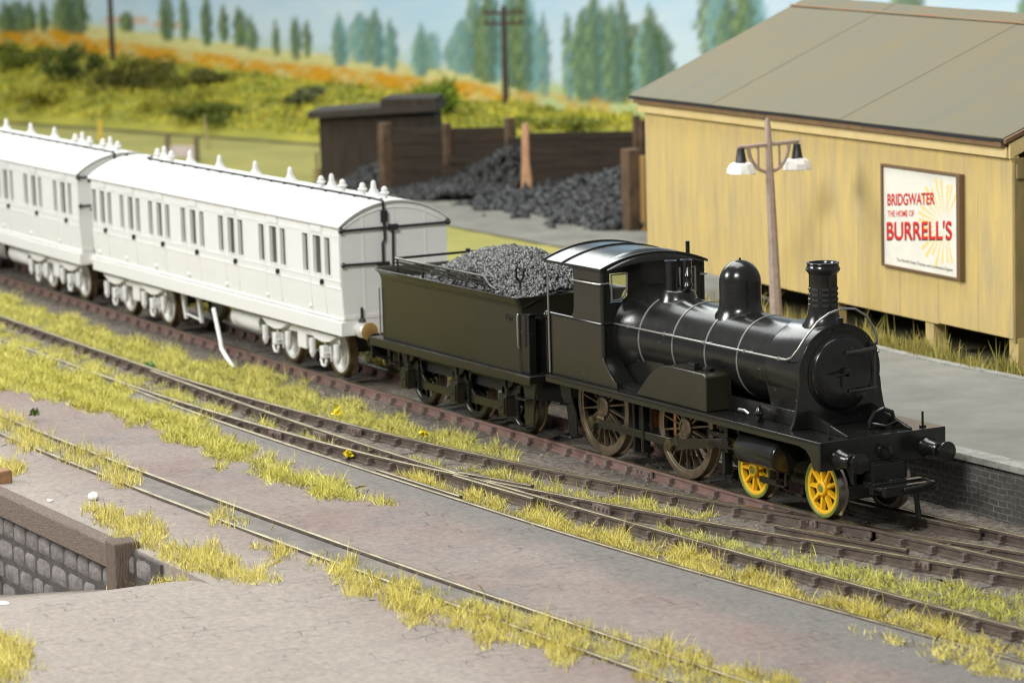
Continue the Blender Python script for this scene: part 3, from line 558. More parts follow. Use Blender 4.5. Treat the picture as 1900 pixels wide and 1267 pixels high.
while x < 17.9: b.add([(x+q[0], py1(x+q[0])+q[1], q[2]) for q in ((0,-0.217,-0.3),(0.49,-0.217,-0.3),(0.49,0,-0.3),(0,0,-0.3),(0,-0.217,PZ+0.03),(0.49,-0.217,PZ+0.03),(0.49,0,PZ+0.03),(0,0,PZ+0.03))], [(0,3,2,1),(4,5,6,7),(0,1,5,4),(1,2,6,5),(2,3,7,6),(3,0,4,7)]); x += 0.5
pbuild(b, 'back_edging', plat_edge)
grid('platform_bank', -30, 18, 7.55, 14, 90, 14, lambda x, y: (0.52 if x > -19 else 0.52-0.72*min(1, (-19-x)/6)) + 0.05*noise2(x*2, y*2) - 0.02, mat('bank_earth', (0.07,0.055,0.03), 0.95, col2=(0.14,0.12,0.05), scale=2, bump=0.6))

# ------------------------------------------------------------------ shed
th = math.radians(-4.84); SHED0 = (-24.0, 10.21, 0.0)
shed = tag(empty('goods_shed', SHED0, th), 'cream boarded shed on short legs with a green brown felt roof', 'shed')
L0, L1, ZB, ZE = 0.12, 16.25, 1.18, 4.78; DEP = 9.2
b = MB(); joints = [L0,1.99,3.71,5.45,7.04,8.6,10.2,11.9,13.4,14.9,L1]
for i in range(len(joints)-1):
    dz = random.uniform(-0.03,0.03); b.box(joints[i]+0.004, joints[i+1]-0.004, 0.0, 0.10, ZB+dz, ZE+0.05)
b.build('wall', cream, shed, bevel=0.006)
MB().box(L0+0.02, L1-0.02, 0.085, 0.13, ZB+0.06, ZE).build('wall_lining', brown_trim, shed)
b = MB(); hr = 2.15
b.prism([(0.14,ZB),(DEP-0.1,ZB),(DEP-0.1,ZE),(4.7,ZE+hr-0.2),(0.14,ZE)], 'x', L0, L0+0.1); b.build('gable_wall', cream, shed)
# right gable: framed opening, posts and dark interior wall
gm2 = mat('gable_wood', (0.36,0.26,0.09), 0.85, col2=(0.22,0.18,0.08), scale=1.5, stretch=(3,3,0.5))
b = MB(); b.box(L1-0.10, L1, 0.0, 0.55, ZB-0.05, ZE); b.box(L1-0.12, L1+0.02, 0.55, 0.75, ZB-0.1, ZE); b.box(L1-0.1, L1+0.06, 0.02, 5, ZE-0.4, ZE-0.12); b.box(L1-0.12, L1, 1.9, DEP-0.1, ZB, ZE-0.4); b.prism([(0.2,ZE-0.12),(DEP-0.1,ZE-0.12),(4.7,ZE+hr-0.25)], 'x', L1-0.1, L1); b.build('gable_wall', gm2, shed)
MB().box(L1-0.5, L1-0.2, 0.5, 2.0, ZB, ZE-0.3).build('door', dark_void, shed)
MB().box(L0, L1, DEP-0.1, DEP, ZB, ZE).build('rear_wall', cream, shed)
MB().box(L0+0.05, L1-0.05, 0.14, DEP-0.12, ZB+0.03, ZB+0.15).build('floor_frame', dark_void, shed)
for lx in (0.35, 4.6, 9.0, 12.97, 16.1):
    for ly in (0.18, 4.6, 8.9): MB().box(lx-0.16, lx+0.16, ly-0.13, ly+0.13, 0.35, ZB+0.03).build('leg', cream, shed, bevel=0.012)
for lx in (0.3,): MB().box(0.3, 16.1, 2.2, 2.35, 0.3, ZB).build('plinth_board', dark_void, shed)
MB().box(L0-0.14, L1-0.12, -0.12, -0.02, ZE, ZE+0.215).build('fascia', cream_pale, shed, bevel=0.01)
MB().box(L0-0.14, L1-0.14, -0.235, -0.02, ZE+0.22, ZE+0.32).build('eaves_board', brown_trim, shed, bevel=0.008)
b = MB(); rl, rr_ = 2.17, 1.93; hx0, hx1 = -0.22, L1-0.04; ye_, yr = -0.24, 4.75; z0 = ZE+0.40
def rz(x): return rl+(rr_-rl)*(x-hx0)/(hx1-hx0)
edges = [hx0,1.7,4.0,7.4,9.9,13.1,hx1]; 
for i in range(len(edges)-1):
    a, c_ = edges[i], edges[i+1]; st = 0.009*(i % 2); ny = 10
    vs = []
    for x in (a, c_):
        for q in range(ny+1): t_ = q/ny; vs.append((x, ye_+(yr-ye_)*t_, z0+st+rz(x)*t_))
        for q in range(ny+1): t_ = q/ny; vs.append((x, ye_+(yr-ye_)*t_, z0-0.05+rz(x)*t_))
    k_ = 2*(ny+1); f_ = []
    for q in range(ny): f_ += [(q, k_+q, k_+q+1, q+1), (ny+1+q, ny+2+q, k_+ny+2+q, k_+ny+1+q)]
    f_ += [(0, ny+1, k_+ny+1, k_), tuple(range(ny+1))+tuple(range(2*ny+1, ny, -1)), tuple(range(k_+ny, k_-1, -1))+tuple(range(k_+ny+1, k_+2*ny+2))]
    b.add(vs, f_)
b.build('roof', roof_felt, shed)
b = MB(); b.add([(hx0,yr,z0+rz(hx0)),(hx1,yr,z0+rz(hx1)),(hx1,9.6,z0+0.02),(hx0,9.6,z0+0.02),(hx0,yr,z0+rz(hx0)-0.05),(hx1,yr,z0+rz(hx1)-0.05),(hx1,9.6,z0-0.03),(hx0,9.6,z0-0.03)], [(0,1,2,3),(7,6,5,4),(0,3,7,4),(1,5,6,2),(0,4,5,1),(3,2,6,7)]); b.build('roof', roof_felt, shed)
b = MB()
x = hx0
while x < hx1-0.1:
    w = min(random.uniform(1.2,2.6), hx1-x); dz = random.uniform(-0.02,0.02); b.box(x, x+w-0.01, -0.25, -0.14, z0-0.075+dz*0.6, z0-0.012+dz*0.3); x += w
b.build('felt_edge', black_edge, shed)
b = MB(); b.add([(hx0,yr-0.52,z0+rz(hx0)*0.9+0.03),(hx1,yr-0.52,z0+rz(hx1)*0.9+0.03),(hx1,yr-0.45,z0+rz(hx1)*0.9148+0.034),(hx0,yr-0.45,z0+rz(hx0)*0.9148+0.034)], [(0,1,2,3)])
b.build('ridge_seam', rust_line, shed)
b = MB(); b.prism([(-0.24,z0-0.10),(yr,z0+rr_-0.10),(yr,z0+rr_-0.015),(-0.24,z0-0.015)], 'x', hx1+0.004, hx1+0.09); b.build('verge_board', brown_trim, shed)
b = MB(); b.prism([(-0.12,z0-0.40),(yr,z0+rr_-0.36),(yr,z0+rr_-0.105),(-0.12,z0-0.105)], 'x', hx1+0.004, hx1+0.06); b.build('barge_board', cream_pale, shed)
# dark roof just showing over the ridge
b = MB(); b.prism([(8.9,6.75),(13.1,6.75),(12.35,7.55),(9.9,7.55)], 'y', 9.7, 12.5); b.prism([(9.2,3.0),(12.9,3.0),(12.9,6.74),(9.2,6.74)], 'y', 9.9, 12.3)
o = b.build('rear_building', mat('dark_slate', (0.05,0.05,0.045), 0.8, col2=(0.08,0.075,0.06), scale=3)); o.location = SHED0; o.rotation_euler = (0,0,th); tag(o, 'dark roofed building just showing over the shed ridge', 'building')

# poster on the shed wall
px0, px1, pz0, pz1 = 11.32, 14.36, 2.19, 4.31
post = tag(empty('poster_board', SHED0, th), 'framed white poster with red lettering and yellow sunburst on the shed', 'poster')
b = MB(); b.box(px0, px1, -0.055, -0.004, pz0, pz1); b.build('panel', poster_white, post)
b = MB(); fr = 0.055
b.box(px0-0.01, px0+fr, -0.10, -0.002, pz0-0.02, pz1+0.02); b.box(px1-fr, px1+0.07, -0.13, -0.002, pz0-0.02, pz1+0.02); b.box(px0+fr, px1-fr, -0.10, -0.002, pz1-fr*0.6, pz1+0.02); b.box(px0+fr, px1-fr, -0.10, -0.002, pz0-0.02, pz0+fr*0.5)
b.build('frame', poster_frame, post, bevel=0.006)
PWd, PHt = px1-px0, pz1-pz0
def ppt(u, v): return px0+0.05+u*(PWd-0.1), pz1-0.04-v*(PHt-0.08)
b = MB(); cx_, cz_ = ppt(0.81, 0.50)
for k_ in range(30):
    a = 2*PI*k_/30 + random.uniform(-0.04,0.04); r0_ = random.uniform(0.10,0.28); r1_ = random.uniform(0.75,0.98); w = 0.036
    pts_ = []
    for r_, ww in ((r0_, w*0.5),(r1_, w*1.25)):
        for sg in (-1, 1):
            X = cx_+r_*math.cos(a+sg*ww)*1.15; Z = cz_+r_*math.sin(a+sg*ww); pts_.append((X, Z))
    if all(px0+0.08 < p[0] < px1-0.09 and pz0+0.05 < p[1] < pz1-0.06 for p in pts_):
        b.add([(p[0], -0.0565, p[1]) for p in (pts_[0], pts_[1], pts_[3], pts_[2])], [(0,1,2,3)])
b.build('sunburst', sun_ink, post)
def text(s, u, v, width, height, rot, m_, y, name='lettering', bold=0.012, dx=0, dz=0):
    c = bpy.data.curves.new(name, 'FONT'); c.body = s; c.size = 1; c.offset = bold; c.extrude = 0.0; tmp = bpy.data.objects.new('lettering_tmp', c); COL.objects.link(tmp)
    bpy.context.view_layer.update(); dg = bpy.context.evaluated_depsgraph_get(); me = bpy.data.meshes.new_from_object(tmp.evaluated_get(dg)); bpy.data.objects.remove(tmp)
    co = np.array([v_.co[:] for v_ in me.vertices]); mn, mx = co.min(0), co.max(0)
    X, Z = ppt(u, v); ct, st = math.cos(rot), math.sin(rot)
    for v_ in me.vertices:
        a = (v_.co.x-mn[0])/(mx[0]-mn[0])*width; h_ = (v_.co.y-mn[1])/(mx[1]-mn[1])*height
        v_.co = (X+a*ct-h_*st*0.15+dx, y, Z+a*st+h_*ct+dz)
    me.materials.clear(); me.materials.append(m_); o = bpy.data.objects.new(name, me); COL.objects.link(o); o.parent = post; return o
rt = math.radians(5.5)
for (s, u, v, w, h_, sh_) in (('BRIDGWATER', 0.055, 0.395, 0.635, 0.115, 0.014), ('THE HOME OF', 0.055, 0.515, 0.36, 0.062, 0.0), ("BURRELL'S", 0.045, 0.752, 0.865, 0.185, 0.028)):
    if sh_: text(s, u, v, w*PWd*0.97, h_*PHt, rt, dark_ink, -0.0585, 'lettering_shadow', dx=-sh_*0.7, dz=-sh_)
    text(s, u, v, w*PWd*0.97, h_*PHt, rt, red_ink, -0.0605)
text("The World's Finest Traction and Locomotive Engines", 0.17, 0.965, 0.74*PWd*0.97, 0.042*PHt, 0.0, dark_ink, -0.0605, bold=0.0)

# ------------------------------------------------------------------ platform lamp
lp = tag(empty('platform_lamp', (-14.02, 7.35, 0.8)), 'pale leaning lamp post with two white shades before the shed', 'lamp post')
top = Vector((-0.27, 0.02, 4.52))
def on(t_): return top*t_
b = MB(); b.tube([on(0),on(0.3),on(0.7),on(0.74),on(0.97),on(1)], [0.135,0.12,0.092,0.085,0.066,0.03], 8); b.build('post', lamp_post_m, lp)
arm_c = on(0.875); yv = Vector((0.05, 1, 0)).normalized()
b = MB(); b.tube([arm_c-yv*0.74-Vector((0,0,0.02)), arm_c+yv*0.74+Vector((0,0,0.03))], 0.048, 6)
pts = [arm_c + yv*0.50*math.cos(a) + Vector((0,0,-0.58*math.sin(a))) for a in np.linspace(0.05, PI-0.05, 15)]; b.tube(pts, 0.042, 6)
for q in (-0.26, 0.26): b.tube([arm_c+yv*q, arm_c+yv*q-Vector((0,0,0.46))], 0.028, 6)
b.build('bracket', lamp_post_m, lp)
for q in (-0.68, 0.70):
    c = arm_c + yv*q
    MB().lathe([(0.075,-0.03),(0.085,-0.1),(0.12,-0.32),(0.135,-0.34)], c=c, n=14).build('lamp_cap', pipe_black, lp)
    prof = [(0.14,-0.33),(0.24,-0.36),(0.295,-0.45),(0.325,-0.56),(0.30,-0.575),(0.25,-0.47),(0.12,-0.40)]
    b = MB(); b.lathe(prof, c=c, n=10); b.v = [(x+random.uniform(-.016,.016), y+random.uniform(-.016,.016), z+random.uniform(-.016,.016)) for x, y, z in b.v]
    b.build('lamp_shade', lamp_white, lp, sharp=24)

# ------------------------------------------------------------------ coal bins, hut and heaps
def boards(b, p0, p1, z0, z1, n, th_=0.08, jag=0.0):
    p0, p1 = Vector((*p0,0)), Vector((*p1,0)); d = (p1-p0); L_ = d.length; M3 = Matrix.Rotation(math.atan2(d.y, d.x), 3, 'Z')
    for i in range(n):
        a = z0+(z1-z0)*i/n; c_ = z0+(z1-z0)*(i+1)/n; off = random.uniform(-0.015,0.015)
        b.obox((p0+p1)/2 + M3 @ Vector((0,off,0)) + Vector((0,0,(a+c_)/2)), L_/2, th_/2, (c_-a)/2-0.002, M3)
def divider(name, label, x0, y0, x1, y1, h, posts, pale=False):
    r_ = tag(empty(name, (x0, y0, -0.2)), label, 'coal bin', 'timber coal bins')
    b = MB(); boards(b, (0.1,0.05), (x1-x0, y1-y0), 0, h-0.12, 9); b.build('boards', bin_wood, r_)
    for i, (t_, ph, w, m_) in enumerate(posts):
        b = MB(); cx, cy = (x1-x0)*t_, (y1-y0)*t_ - (0.0 if i == 0 else 0.14)
        if m_ is pale_wood: b.tube([(cx,cy,0),(cx+0.03,cy,0.6),(cx-0.02,cy,1.2),(cx,cy,ph*0.85),(cx-0.03,cy,ph)], [0.24,0.23,0.17,0.16,0.12], 6)
        else: b.box(cx-w, cx+w, cy-w, cy+w, 0, ph)
        b.build('post', m_, r_, bevel=0.03)
    return r_
divider('coal_bin_divider', 'left dark boarded coal bin wall with a square front post', -55.9, 19.2, -53.2, 22.9, 2.3, [(0,2.4,0.20,bin_post),(0.50,2.35,0.13,bin_post),(0.98,2.5,0.15,bin_post)])
divider('coal_bin_divider', 'coal bin wall with one pale split front post', -50.7, 21.9, -44.9, 29.6, 2.3, [(0,2.5,0.22,pale_wood),(0.42,2.55,0.14,bin_post),(0.40,2.7,0.10,bin_post)])
divider('coal_bin_divider', 'short coal bin wall nearest the shed with yellowish post', -39.6, 19.3, -37.4, 22.4, 2.45, [(0,2.5,0.24,bin_post),(0.14,2.3,0.15,mat('ochre_post', (0.30,0.18,0.06), 0.9))])
dirv_ = Vector((0.585, 0.81)); b = MB()
for i, (t0_, z) in enumerate(((0.42,0.12),(0.42,0.32),(0.42,0.52),(0.42,0.72),(0.46,0.92),(0.62,1.14),(0.78,1.36),(0.86,1.58))):
    p0_ = (-55.2+dirv_.x*5.1*t0_, 18.7+dirv_.y*5.1*t0_); p1_ = (-55.2+dirv_.x*5.8, 18.7+dirv_.y*5.8); boards(b, p0_, p1_, z-0.10, z+0.10, 1, 0.08+0.05*(i == 4))
tag(b.build('broken_bin_wall', bin_wood), 'stepped broken board wall beside the left coal bin post', 'coal bin')
hut = tag(empty('dark_hut', (-61.4, 19.3, -0.2), math.radians(-35)), 'dark boarded hut with flat overhanging roof left of the coal bins', 'hut')
b = MB(); b.box(-2.4, 0, 0, 4.2, 0, 2.25); b.build('wall', hut_m, hut); b = MB(); b.add([(-2.6,-0.35,2.26),(0.3,-0.35,2.26),(0.3,4.35,2.45),(-2.6,4.35,2.45),(-2.6,-0.35,2.50),(0.3,-0.35,2.50),(0.3,4.35,2.72),(-2.6,4.35,2.72)], [(0,3,2,1),(4,5,6,7),(0,1,5,4),(1,2,6,5),(2,3,7,6),(3,0,4,7)]); b.build('roof', mat('hut_felt', (0.030,0.024,0.018), 0.9, col2=(0.045,0.036,0.027), scale=2), hut)
MB().box(-2.2, 0.2, 2.3, 4.3, 2.60, 2.92).build('roof_hatch', hut_m, hut)
ICO = None
def lumps(name, m_, P, size, label, cat='coal heap'):
    # angular lumps: a jittered octahedron-like solid per point
    n = len(P); base = np.array([(1,0,0),(-1,0,0),(0,1,0),(0,-1,0),(0,0,1),(0,0,-1)],float); F0 = np.array([(0,2,4),(2,1,4),(1,3,4),(3,0,4),(2,0,5),(1,2,5),(3,1,5),(0,3,5)])
    V = np.zeros((n,6,3))
    sz = size*rng.uniform(0.5,1.35,(n,1,1)); V = base[None]*rng.uniform(0.55,1.2,(n,6,1)) + rng.normal(0,0.25,(n,6,3))
    q = rng.normal(size=(n,4)); q /= np.linalg.norm(q,axis=1)[:,None]; w,x,y,z = q.T
    R = np.stack([1-2*(y*y+z*z),2*(x*y-z*w),2*(x*z+y*w),2*(x*y+z*w),1-2*(x*x+z*z),2*(y*z-x*w),2*(x*z-y*w),2*(y*z+x*w),1-2*(x*x+y*y)],1).reshape(n,3,3)
    V = np.einsum('nij,nkj->nki',R,V)*sz + np.asarray(P)[:,None,:]
    F = (F0[None]+6*np.arange(n)[:,None,None]).reshape(-1,3)
    o = scatter_mesh(name, V.reshape(-1,3), F, np.zeros((n*6,3)), m_); tag(o, label, cat, kind='stuff'); return o
def heap(x0, x1, y0, y1, fz, n, size, m_, label):
    xs_ = rng.uniform(x0,x1,n); ys_ = rng.uniform(y0,y1,n); zs_ = np.array([fz(a,b_) for a,b_ in zip(xs_,ys_)]); k_ = zs_ > -0.22
    return lumps('coal_heap', m_, np.stack([xs_,ys_,zs_],1)[k_], size, label)
def dv2(x, y): return (x+50.7)*0.80-(y-21.9)*0.60      # which side of the pale-post wall
def hz1(x, y):
    d = dv2(x, y)
    if d > (1.2 if y < 21.4 else -0.25) or y > 25: return -1
    lead = max(0, (x+56.6)*0.75+(y-19.4)*0.55); front = max(0, min(1, (y-18.9)/3.2)); side_ = max(0, min(1, (0.1-d)/1.3))
    return -0.25 + max(min(1.5, 0.33*lead)*front*side_, min(0.30, 0.10*lead)*max(0, min(1, (y-18.2)/0.9))) + 0.06*noise2(x*2,y*2)
def hz2(x, y):
    if dv2(x, y) < (0.0 if y > 21.8 else -1.6) or (x+39.6)*0.81-(y-19.3)*0.585 > 0.2: return -1
    return -0.26 + min(1.35, 0.36*max(0, y-18.8-0.3*math.sin(x*0.8)))*max(0.30, min(1, (x+50.3)/5.0)) + 0.08*noise2(x*2,y*2)
def hz0(x, y): return -0.25 + 1.45*max(0, 1-math.hypot((x+57.6)/2.8, (y-21.3)/3.0)) + 0.08*noise2(x*2,y*2)
heap(-56.5, -45.5, 17.8, 25, hz1, 8000, 0.17, coal_dull, 'grey spill of small coal between the left and middle bin walls')
heap(-50, -36.5, 17.8, 27, hz2, 5600, 0.235, coal_m, 'pile of large dark coal lumps beside the shed')
heap(-60.5, -55.2, 18.3, 24.5, hz0, 1600, 0.17, coal_dull, 'grey coal heap against the dark hut')
# ------------------------------------------------------------------ locomotive
loco = tag(empty('steam_locomotive', (0,0,0)), 'glossy black unlettered four-coupled steam locomotive with two yellow bogie wheels', 'locomotive')
HW, ZT = 1.24, 1.40
b = MB(); b.box(-8.87, -0.05, -HW, HW, ZT-0.05, ZT); b.build('footplate', black, loco, bevel=0.006)
for sy in (-1, 1):
    b = MB(); b.prism([(-8.87,ZT-0.052),(-8.87,ZT-0.13),(-0.62,ZT-0.13),(-0.42,ZT-0.17),(-0.3,ZT-0.27),(-0.22,ZT-0.46),(-0.06,ZT-0.47),(-0.06,ZT-0.052)], 'y', sy*HW-0.03*(sy>0), sy*HW+0.03*(sy<0)); b.build('valance', olive if sy < 0 else black, loco)
b = MB(); b.prism([(-HW-0.004,ZT+0.004),(-HW-0.004,ZT-0.47),(-1.0,ZT-0.47),(1.0,ZT-0.47),(HW+0.004,ZT-0.47),(HW+0.004,ZT+0.004)], 'x', -0.06, 0.0); b.build('buffer_beam', black, loco, bevel=0.008)
for sy in (-1, 1):
    b = MB(); c = (0, sy*0.865, 1.105)
    b.lathe([(0.0,0.0),(0.175,0.0),(0.165,0.05),(0.135,0.09),(0.115,0.30),(0.125,0.31),(0.105,0.34),(0.07,0.35)], c=c, axis='x', n=28); bf = b.build('buffer', black, loco)
    MB().lathe([(0.06,0.33),(0.06,0.47),(0.165,0.53),(0.168,0.555),(0.10,0.572),(0.0,0.575)], c=c, axis='x', n=32).build('buffer_head', black, bf)
    b = MB()
    for k_ in range(4): a = PI/4+k_*PI/2; b.ball((0.01, c[1]+0.155*math.cos(a), c[2]+0.155*math.sin(a)), 0.022, 8)
    b.build('bolts', black, bf)
b = MB(); b.lathe([(0.0,0),(0.13,0),(0.12,0.05),(0.0,0.05)], c=(0,0.0,1.13), axis='x', n=20); b.tube([(0.04,0,1.20),(0.16,0,1.22),(0.2,0,1.13),(0.15,0,1.04),(0.05,0,1.05)], 0.03, 8); b.build('draw_hook', black, loco)
# boiler, firebox, smokebox
BZ = 2.28
b = MB(); b.lathe([(0.70,-7.06),(0.90,-7.05),(0.88,-6.98),(0.82,-6.78),(0.775,-6.5),(0.755,-6.3),(0.735,-5.0),(0.72,-2.28)], c=(0,0,BZ), axis='x', n=64, caps=False); b.build('boiler', black, loco, sharp=50)
for x in (-6.33,-5.24,-4.2,-3.2,-2.27):
    r_ = np.interp(x, [-6.5,-6.3,-5,-2.28], [0.775,0.755,0.735,0.72])
    MB().lathe([(r_-0.01,x-0.024),(r_+0.009,x-0.02),(r_+0.009,x+0.02),(r_-0.01,x+0.024)], c=(0,0,BZ), axis='x', n=64, caps=False).build('boiler_band', bright_edge, loco, sharp=50)
b = MB(); b.prism([(-7.04,1.4),(-5.6,1.4),(-5.6,2.2),(-7.04,2.2)], 'y', -0.66, 0.66); b.build('firebox', black, loco, bevel=0.05, segs=3)
b = MB(); b.lathe([(0.5,-6.98),(0.87,-6.98),(0.90,-6.75),(0.70,-6.5)], c=(0,-0.02,BZ-0.1), axis='x', n=48); 
b = MB(); b.lathe([(0.70,-2.3),(0.775,-2.26),(0.79,-2.2),(0.79,-1.27)], c=(0,0,BZ), axis='x', n=64); b.prism([(-0.79,BZ),(0.79,BZ),(0.72,1.9),(0.66,1.62),(0.66,1.41),(-0.66,1.41),(-0.66,1.62),(-0.72,1.9)], 'x', -2.26, -1.27); b.build('smokebox', black, loco, sharp=40)
pr = [(-0.99,1.402),(-0.93,1.52),(-0.875,1.70),(-0.835,1.92),(-0.815,2.12)]
arc = [(0.81*math.cos(a), BZ+0.81*math.sin(a)) for a in np.linspace(PI*1.05, -PI*0.05, 41)]
out = pr + arc + [(-y, z) for y, z in reversed(pr)]
b = MB(); b.prism(out, 'x', -1.27, -1.20); b.build('smokebox_front', black, loco, bevel=0.014, segs=3)
b = MB(); b.lathe([(0.64,-1.20),(0.64,-1.185),(0.605,-1.17),(0.60,-1.13),(0.575,-1.105),(0.52,-1.09),(0.30,-1.068),(0.0,-1.058)], c=(0,0,2.265), axis='x', n=64); door = b.build('smokebox_door', black, loco, sharp=50)
b = MB(); b.tube([(-1.05,0.02,2.61),(-1.045,0.3,2.62),(-1.10,0.66,2.63)], 0.034, 8); b.tube([(-1.05,0.08,1.96),(-1.045,0.3,1.965),(-1.10,0.66,1.97)], 0.034, 8); b.tube([(-1.10,0.63,1.90),(-1.10,0.63,2.72)], 0.022, 8); b.build('hinge_strap', louvre_black, door)
b = MB(); b.lathe([(0.07,-1.03),(0.07,-0.98),(0.03,-0.96),(0.03,-0.9),(0,-0.9)], c=(0,0,2.3), axis='x', n=16); b.tube([(-0.93,0.0,2.3),(-0.93,-0.26,2.26)], 0.02, 8); b.tube([(-0.91,0.0,2.3),(-0.91,0.03,2.0)], 0.022, 8); b.build('door_handle', black, door)
MB().box(-1.26, -1.16, -0.05, 0.05, 3.08, 3.18).build('lamp_iron', black, loco); MB().box(-1.20,-1.17,-0.14,0.14,2.97,3.01).build('stop_plate', black, loco)
for sy in (-1, 1):
    b = MB(); b.prism([(-1.2,1.402),(-0.10,1.402),(-0.10,1.43),(-1.2,1.70)], 'y', sy*0.62-0.03, sy*0.62+0.03); b.build('front_brace', black, loco, bevel=0.008)
    b = MB(); b.tube([(-0.20,sy*0.93,1.40),(-0.20,sy*0.93,1.66)], 0.02, 6); b.box(-0.23,-0.17,sy*0.93-0.05,sy*0.93+0.05,1.40,1.43); b.build('lamp_iron', black, loco)
b = MB(); b.tube([(-0.55,0.12,1.42),(-0.55,0.12,1.52),(-0.55,0.22,1.66),(-0.5,0.36,1.72),(-0.45,0.50,1.66),(-0.45,0.54,1.5),(-0.45,0.56,1.42)], 0.038, 8); b.tube([(-0.55,0.12,1.5),(-0.35,0.3,1.46),(-0.40,0.55,1.5)], 0.025, 6); b.box(-0.6,-0.3,0.3,0.36,1.4,1.47); b.box(-0.48,-0.3,0.5,0.7,1.4,1.46); b.build('brake_hose', black, loco)
# chimney, dome, safety valve
CH = (-1.66, 0, 0)
b = MB(); prof = [(0.47,2.98),(0.40,3.02),(0.31,3.10),(0.262,3.20),(0.245,3.32),(0.238,3.5),(0.235,3.86),(0.245,3.88),(0.285,3.93),(0.292,3.96),(0.27,3.985),(0.262,4.03),(0.275,4.045),(0.27,4.06),(0.235,4.06),(0.21,4.02),(0.205,3.7),(0.0,3.7)]
b.lathe(prof, c=CH, n=48)
b.v = [(x, y, z if z > 3.02 else z - 0.0) for x, y, z in b.v]
def saddle(b, r_, zmax, f=1.0):   # bend the base flange down round the boiler
    nv = []
    for x, y, z in b.v:
        k_ = max(0, min(1, (zmax-z)/0.3)); nv.append((x, y, z - k_*(r_-math.sqrt(max(0.01, r_*r_-y*y)))*f))
    b.v = nv
saddle(b, 0.80, 3.30); ch = b.build('chimney', black, loco, sharp=40)
b = MB()
for zi in range(4):
    for k_ in range(9):
        a0 = 2*PI*k_/9
        z = 3.36+zi*0.088; n_ = 4; vs = []
        for q in range(n_+1):
            a = a0 + (0.46)*q/n_
            for rr, zz in ((0.232,-0.026),(0.252,-0.016),(0.252,0.016),(0.232,0.026)): vs.append((CH[0]+rr*math.cos(a), rr*math.sin(a), z+zz))
        b.add(vs, [(q*4+j, q*4+(j+1)%4, q*4+4+(j+1)%4, q*4+4+j) for q in range(n_) for j in range(4)] + [(0,1,2,3),(n_*4+3,n_*4+2,n_*4+1,n_*4)])
b.build('louvre', louvre_black, ch)
b = MB(); D0 = (-4.16, 0, 0); prof = [(0.52,2.93),(0.47,2.97),(0.40,3.03),(0.375,3.10),(0.365,3.2),(0.365,3.48)] + [(0.365*math.cos(a), 3.48+0.385*math.sin(a)) for a in np.linspace(0.12, PI/2-0.04, 12)]
b.lathe(prof, c=D0, n=56); saddle(b, 0.74, 3.22); b.lathe([(0.02,3.84),(0.018,3.9),(0.0,3.91)], c=D0, n=8); b.build('dome', black, loco, sharp=50)
b = MB(); V0 = (-6.18, 0.0, 0); b.lathe([(0.40,2.94),(0.34,3.02),(0.30,3.12),(0.26,3.15),(0.0,3.16)], c=V0, n=36); saddle(b, 0.77, 3.16); sv_ = b.build('safety_valve', black, loco, sharp=45)
for dx, dy in ((-0.05,-0.12),(0.02,0.16)): MB().lathe([(0.10,3.12),(0.10,3.64),(0.112,3.645),(0.112,3.67),(0.08,3.67),(0.075,3.55),(0,3.55)], c=(V0[0]+dx, dy, 0), n=20).build('valve_column', black, sv_)
b = MB(); b.lathe([(0.03,3.12),(0.05,3.2),(0.09,3.24),(0.06,3.30),(0.05,3.36),(0.075,3.42),(0.05,3.48),(0.02,3.56),(0,3.57)], c=(V0[0]+0.28, 0.04, 0), n=14); b.ball((V0[0]+0.3,0.0,3.2),0.06,10); b.build('whistle', black, sv_)
# handrails
def hr(pts, r_, name='handrail', m_=steel_wire): return MB().tube(pts, r_, 8).build(name, m_, loco, sharp=80)
arch = [(-1.95,-0.855,2.52),(-1.70,-0.86,2.52),(-1.50,-0.86,2.53),(-1.36,-0.85,2.58),(-1.25,-0.80,2.72),(-1.17,-0.68,2.95),(-1.12,-0.50,3.16),(-1.10,-0.28,3.29),(-1.10,-0.02,3.35),(-1.10,0.24,3.32),(-1.10,0.46,3.19),(-1.10,0.61,2.98),(-1.10,0.68,2.80),(-1.12,0.69,2.70),(-1.18,0.69,2.67)]
hr([(-7.0,-0.86,2.52),(-4.5,-0.855,2.52)]+arch, 0.021)
hr([(-7.0,0.86,2.52),(-1.3,0.855,2.52)], 0.021)
for x in (-6.5,-5.3,-4.0,-2.75,-1.72):
    b = MB(); b.tube([(x,-0.70,2.50),(x,-0.84,2.52)], 0.02, 6); b.ball((x,-0.857,2.52),0.040,10); b.build('handrail_knob', bright_edge, loco)
# splashers with sandbox
for sy in (-1, 1):
    b = MB(); b.prism([(-5.88,1.402),(-5.75,1.50),(-5.6,1.64),(-5.42,1.80),(-5.25,1.91),(-5.05,2.0),(-4.84,2.05),(-3.62,2.05),(-3.55,2.0),(-3.54,1.402)], 'y', sy*1.13, sy*0.60); sp = b.build('splasher', olive if sy < 0 else black, loco, bevel=0.02, segs=3)
    b = MB(); b.box(-4.35,-4.05,sy*0.95-0.09,sy*0.95+0.09,2.05,2.10); b.box(-4.3,-4.1,sy*0.95-0.05,sy*0.95+0.05,2.10,2.16); b.lathe([(0.09,2.05),(0.09,2.09),(0.11,2.09),(0.11,2.11),(0,2.11)], c=(-3.85, sy*0.88, 0), n=18); b.build('filler_cap', black, sp)
    b = MB(); b.prism([(-7.0,1.402),(-5.9,1.402),(-6.1,1.46),(-6.6,1.49),(-7.0,1.50)], 'y', sy*0.72, sy*1.0); b.build('rear_splasher', black, loco)
    b = MB(); b.box(-3.54,-1.3,sy*0.70,sy*0.62,1.402,1.66); b.build('frame_top', black, loco, bevel=0.01)
